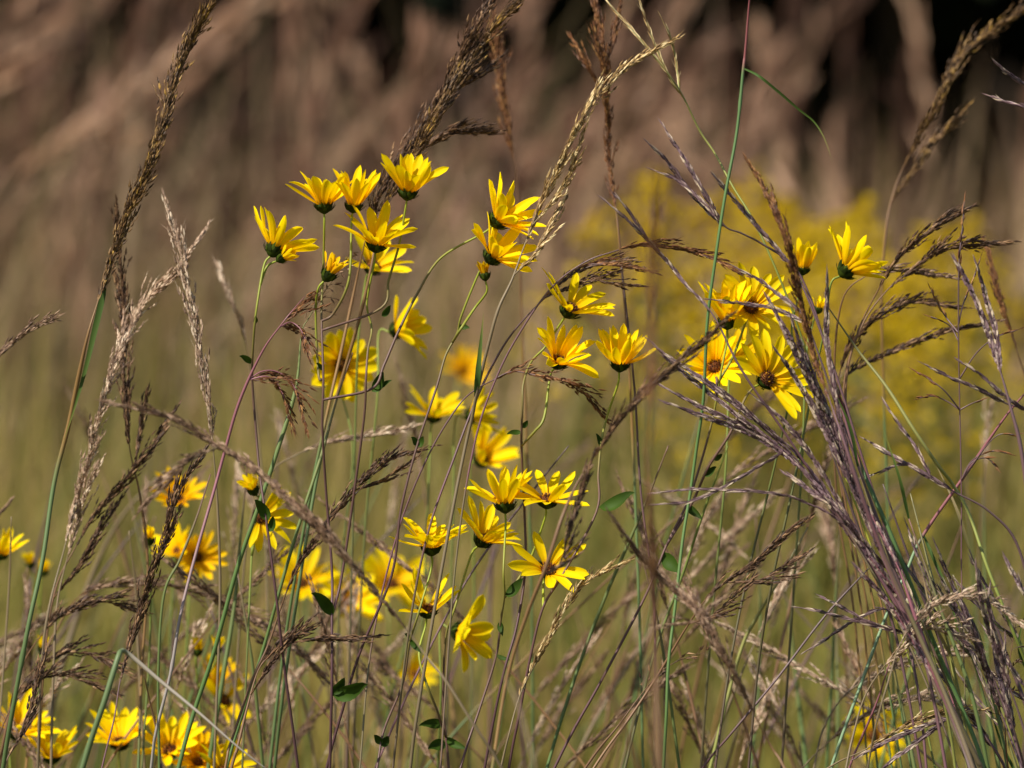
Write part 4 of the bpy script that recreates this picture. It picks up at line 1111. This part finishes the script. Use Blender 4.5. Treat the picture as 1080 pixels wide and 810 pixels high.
# tall brown seeding grass, in loose clumps
acc = Acc()
nc = 330
cy = RNG.uniform(8.8, 17, nc)
cx = RNG.uniform(-1, 1, nc) * (2.0 + 0.2 * cy)
pt = patchy(cx, cy, 1.5, 8)
side = cx / (cy * 0.0875)                                  # the stand thins out to the right
keep = RNG.random(nc) < np.clip(np.where(side > 0.2, 0.09, 0.36 - 0.04 * side) + 0.12 * pt, 0.045, 1)
cx, cy, pt, side = cx[keep], cy[keep], pt[keep], side[keep]
nc = len(cx)
per = 9
x = np.repeat(cx, per) + RNG.normal(0, 0.13, nc * per)
y = np.repeat(cy, per) + RNG.normal(0, 0.13, nc * per)
n = nc * per
h = np.clip(RNG.normal(np.repeat(1.50 - np.clip(side, 0, 1) * 0.26 - np.clip(side, -1, 0) * 0.10 + 0.12 * pt, per), 0.2), 0.7, 2.2)
tone = np.clip(np.repeat(RNG.uniform(0, 1, nc), per) * 0.85 + RNG.uniform(0, 0.15, n), 0, 1)
base = np.stack([x, y, np.zeros(n)], -1)
a = np.repeat(RNG.normal(0.0, 0.45, nc) + np.where(RNG.random(nc) < 0.45, math.pi, 0), per) + RNG.normal(0, 0.3, n)
ld = np.stack([np.cos(a), np.sin(a) * 0.5], -1)
lean = np.abs(np.repeat(RNG.normal(0.34, 0.30, nc), per) + RNG.normal(0, 0.08, n))
V, F, cen = blades_np(base, h, ld, lean, RNG.uniform(0.005, 0.009, n), 5)
acc.add(V, F, 0, tone)
for k in range(6):
    aa = RNG.uniform(0, 6.28, n)
    V, F, _ = blades_np(base + RNG.normal(0, 0.03, (n, 3)) * [1, 1, 0], h * RNG.uniform(0.5, 1.05, n), np.stack([np.cos(aa), np.sin(aa)], -1), RNG.uniform(0.1, 0.6, n), RNG.uniform(0.007, 0.018, n))
    acc.add(V, F, 0, np.clip(tone + RNG.normal(0, 0.15, n), 0, 1))
tip, below = cen[:, -1], cen[:, -2]
dd = tip - below
dn = dd / np.linalg.norm(dd, axis=1)[:, None]
for k in range(20):
    p = below + dd * RNG.uniform(-0.45, 1.0, n)[:, None]
    V, F = spindles_np(p, dn + RNG.normal(0, 0.2, (n, 3)), RNG.uniform(0.05, 0.12, n), RNG.uniform(0.012, 0.022, n))
    acc.add(V, F, 1, np.clip(tone + RNG.normal(0, 0.1, n), 0, 1))
acc.obj('tall_brown_grass', [MATS['tall_stem'], MATS['tall_plume']], 'tall brown seeding grass blurred far behind the flowers', 'stuff', 'grass')

# goldenrod patch
acc = Acc()
pl = []
for (cx, cy, sx, sy, cnt, hh) in ((0.42, 8.0, 0.07, 0.3, 15, 1.20), (0.20, 7.9, 0.05, 0.3, 7, 1.15), (0.56, 8.2, 0.05, 0.3, 3, 1.12), (0.42, 7.8, 0.11, 0.3, 10, 1.12)):
    for _ in range(cnt):
        pl.append((random.gauss(cx, sx), random.gauss(cy, sy), random.gauss(hh, 0.05)))
pl = np.array(pl)
n = len(pl)
base = np.stack([pl[:, 0], pl[:, 1], np.zeros(n)], -1)
a = RNG.uniform(0, 6.28, n)
V, F, cen = blades_np(base, pl[:, 2], np.stack([np.cos(a), np.sin(a)], -1), np.abs(RNG.normal(0.1, 0.08, n)), np.full(n, 0.006), 5)
acc.add(V, F, 1)
rep = 26
idx = np.repeat(np.arange(n), rep)
f = RNG.uniform(0.25, 0.85, n * rep)
p = base[idx] * 1.0
p[:, 2] = 0
p = base[idx] + (cen[idx, -1] - base[idx]) * f[:, None]
aa = RNG.uniform(0, 6.28, n * rep)
V, F = spindles_np(p, np.stack([np.cos(aa), np.sin(aa), RNG.uniform(-0.1, 0.9, n * rep)], -1), RNG.uniform(0.05, 0.10, n * rep), RNG.uniform(0.009, 0.016, n * rep))
acc.add(V, F, 1)
rep = 110
idx = np.repeat(np.arange(n), rep)
f = RNG.random(n * rep) ** 0.7
ht = pl[idx, 2]
aa = RNG.uniform(0, 6.28, n * rep)
rr = (1.05 - f) * 0.17 * RNG.uniform(0.3, 1.0, n * rep)
p = cen[idx, -1].copy()
p[:, 2] -= (1 - f) * 0.25
p[:, 0] += np.cos(aa) * rr
p[:, 1] += np.sin(aa) * rr
V, F = spindles_np(p, RNG.normal(0, 1, (n * rep, 3)), RNG.uniform(0.010, 0.020, n * rep), RNG.uniform(0.007, 0.012, n * rep))
acc.add(V, F, 0)
acc.obj('goldenrod_patch', [MATS['goldenrod'], MATS['goldenrod_leaf']], 'yellow goldenrod mass blurred behind the purple grass', 'stuff', 'wildflower')

# shaded wood beyond the field
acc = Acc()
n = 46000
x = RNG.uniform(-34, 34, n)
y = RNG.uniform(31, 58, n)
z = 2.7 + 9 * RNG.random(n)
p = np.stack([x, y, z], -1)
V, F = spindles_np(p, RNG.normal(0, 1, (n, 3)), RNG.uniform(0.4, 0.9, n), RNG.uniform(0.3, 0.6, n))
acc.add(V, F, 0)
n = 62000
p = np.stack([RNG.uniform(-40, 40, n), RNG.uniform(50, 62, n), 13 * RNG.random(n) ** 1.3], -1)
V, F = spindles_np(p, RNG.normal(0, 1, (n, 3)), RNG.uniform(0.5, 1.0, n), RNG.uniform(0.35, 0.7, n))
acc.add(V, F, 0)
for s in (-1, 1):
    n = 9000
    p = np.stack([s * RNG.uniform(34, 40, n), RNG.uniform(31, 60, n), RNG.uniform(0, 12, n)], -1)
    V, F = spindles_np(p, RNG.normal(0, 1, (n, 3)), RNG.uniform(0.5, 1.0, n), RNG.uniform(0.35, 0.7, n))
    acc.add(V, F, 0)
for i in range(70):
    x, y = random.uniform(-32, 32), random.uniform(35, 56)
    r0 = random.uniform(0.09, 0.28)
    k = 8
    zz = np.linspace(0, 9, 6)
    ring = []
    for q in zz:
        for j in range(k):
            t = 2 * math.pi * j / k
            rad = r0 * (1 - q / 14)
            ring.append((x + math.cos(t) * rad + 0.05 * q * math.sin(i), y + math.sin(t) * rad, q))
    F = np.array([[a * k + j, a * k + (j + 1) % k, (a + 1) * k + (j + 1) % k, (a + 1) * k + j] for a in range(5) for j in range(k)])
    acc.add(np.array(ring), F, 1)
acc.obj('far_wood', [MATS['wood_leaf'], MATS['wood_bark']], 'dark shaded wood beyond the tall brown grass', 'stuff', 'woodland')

# ================================================================== LIGHT, CAMERA
SUN_DIR = np.array([-0.50, -0.42, 0.76])        # towards the sun
SUN_DIR = SUN_DIR / np.linalg.norm(SUN_DIR)
elev = math.asin(SUN_DIR[2])
az = math.atan2(SUN_DIR[0], SUN_DIR[1])
w = bpy.data.worlds.new('World')
SC.world = w
w.use_nodes = True
nt = w.node_tree
bg = nt.nodes['Background']
sky = nt.nodes.new('ShaderNodeTexSky')
sky.sky_type = 'NISHITA'
sky.sun_disc = False
sky.sun_elevation = elev
sky.sun_rotation = az
nt.links.new(sky.outputs[0], bg.inputs['Color'])
bg.inputs['Strength'].default_value = 0.08
sl = bpy.data.lights.new('sun', 'SUN')
sl.energy = 5.0
sl.angle = math.radians(0.53)
sl.color = (1.0, 0.94, 0.84)
so = bpy.data.objects.new('sun', sl)
COL.objects.link(so)
from mathutils import Vector
so.rotation_euler = Vector(tuple(-SUN_DIR)).to_track_quat('-Z', 'Y').to_euler()
so.location = (-5, -4, 8)

cd = bpy.data.cameras.new('camera')
cd.sensor_width = 36
cd.lens = 36 * D0 / W0
cd.clip_start = 0.05
cd.clip_end = 2000
cd.dof.use_dof = True
cd.dof.focus_distance = D0
cd.dof.aperture_fstop = 7.2
cam = bpy.data.objects.new('camera', cd)
COL.objects.link(cam)
cam.location = tuple(CAM)
cam.rotation_euler = (math.pi / 2 + PITCH, 0, 0)
SC.camera = cam

SC.view_settings.view_transform = 'Standard'
SC.view_settings.look = 'None'
SC.view_settings.gamma = 1
SC.view_settings.exposure = 0.42
SC.cycles.use_denoising = True
SC.cycles.max_bounces = 6
SC.cycles.transparent_max_bounces = 4
SC.cycles.caustics_reflective = False
SC.cycles.caustics_refractive = False
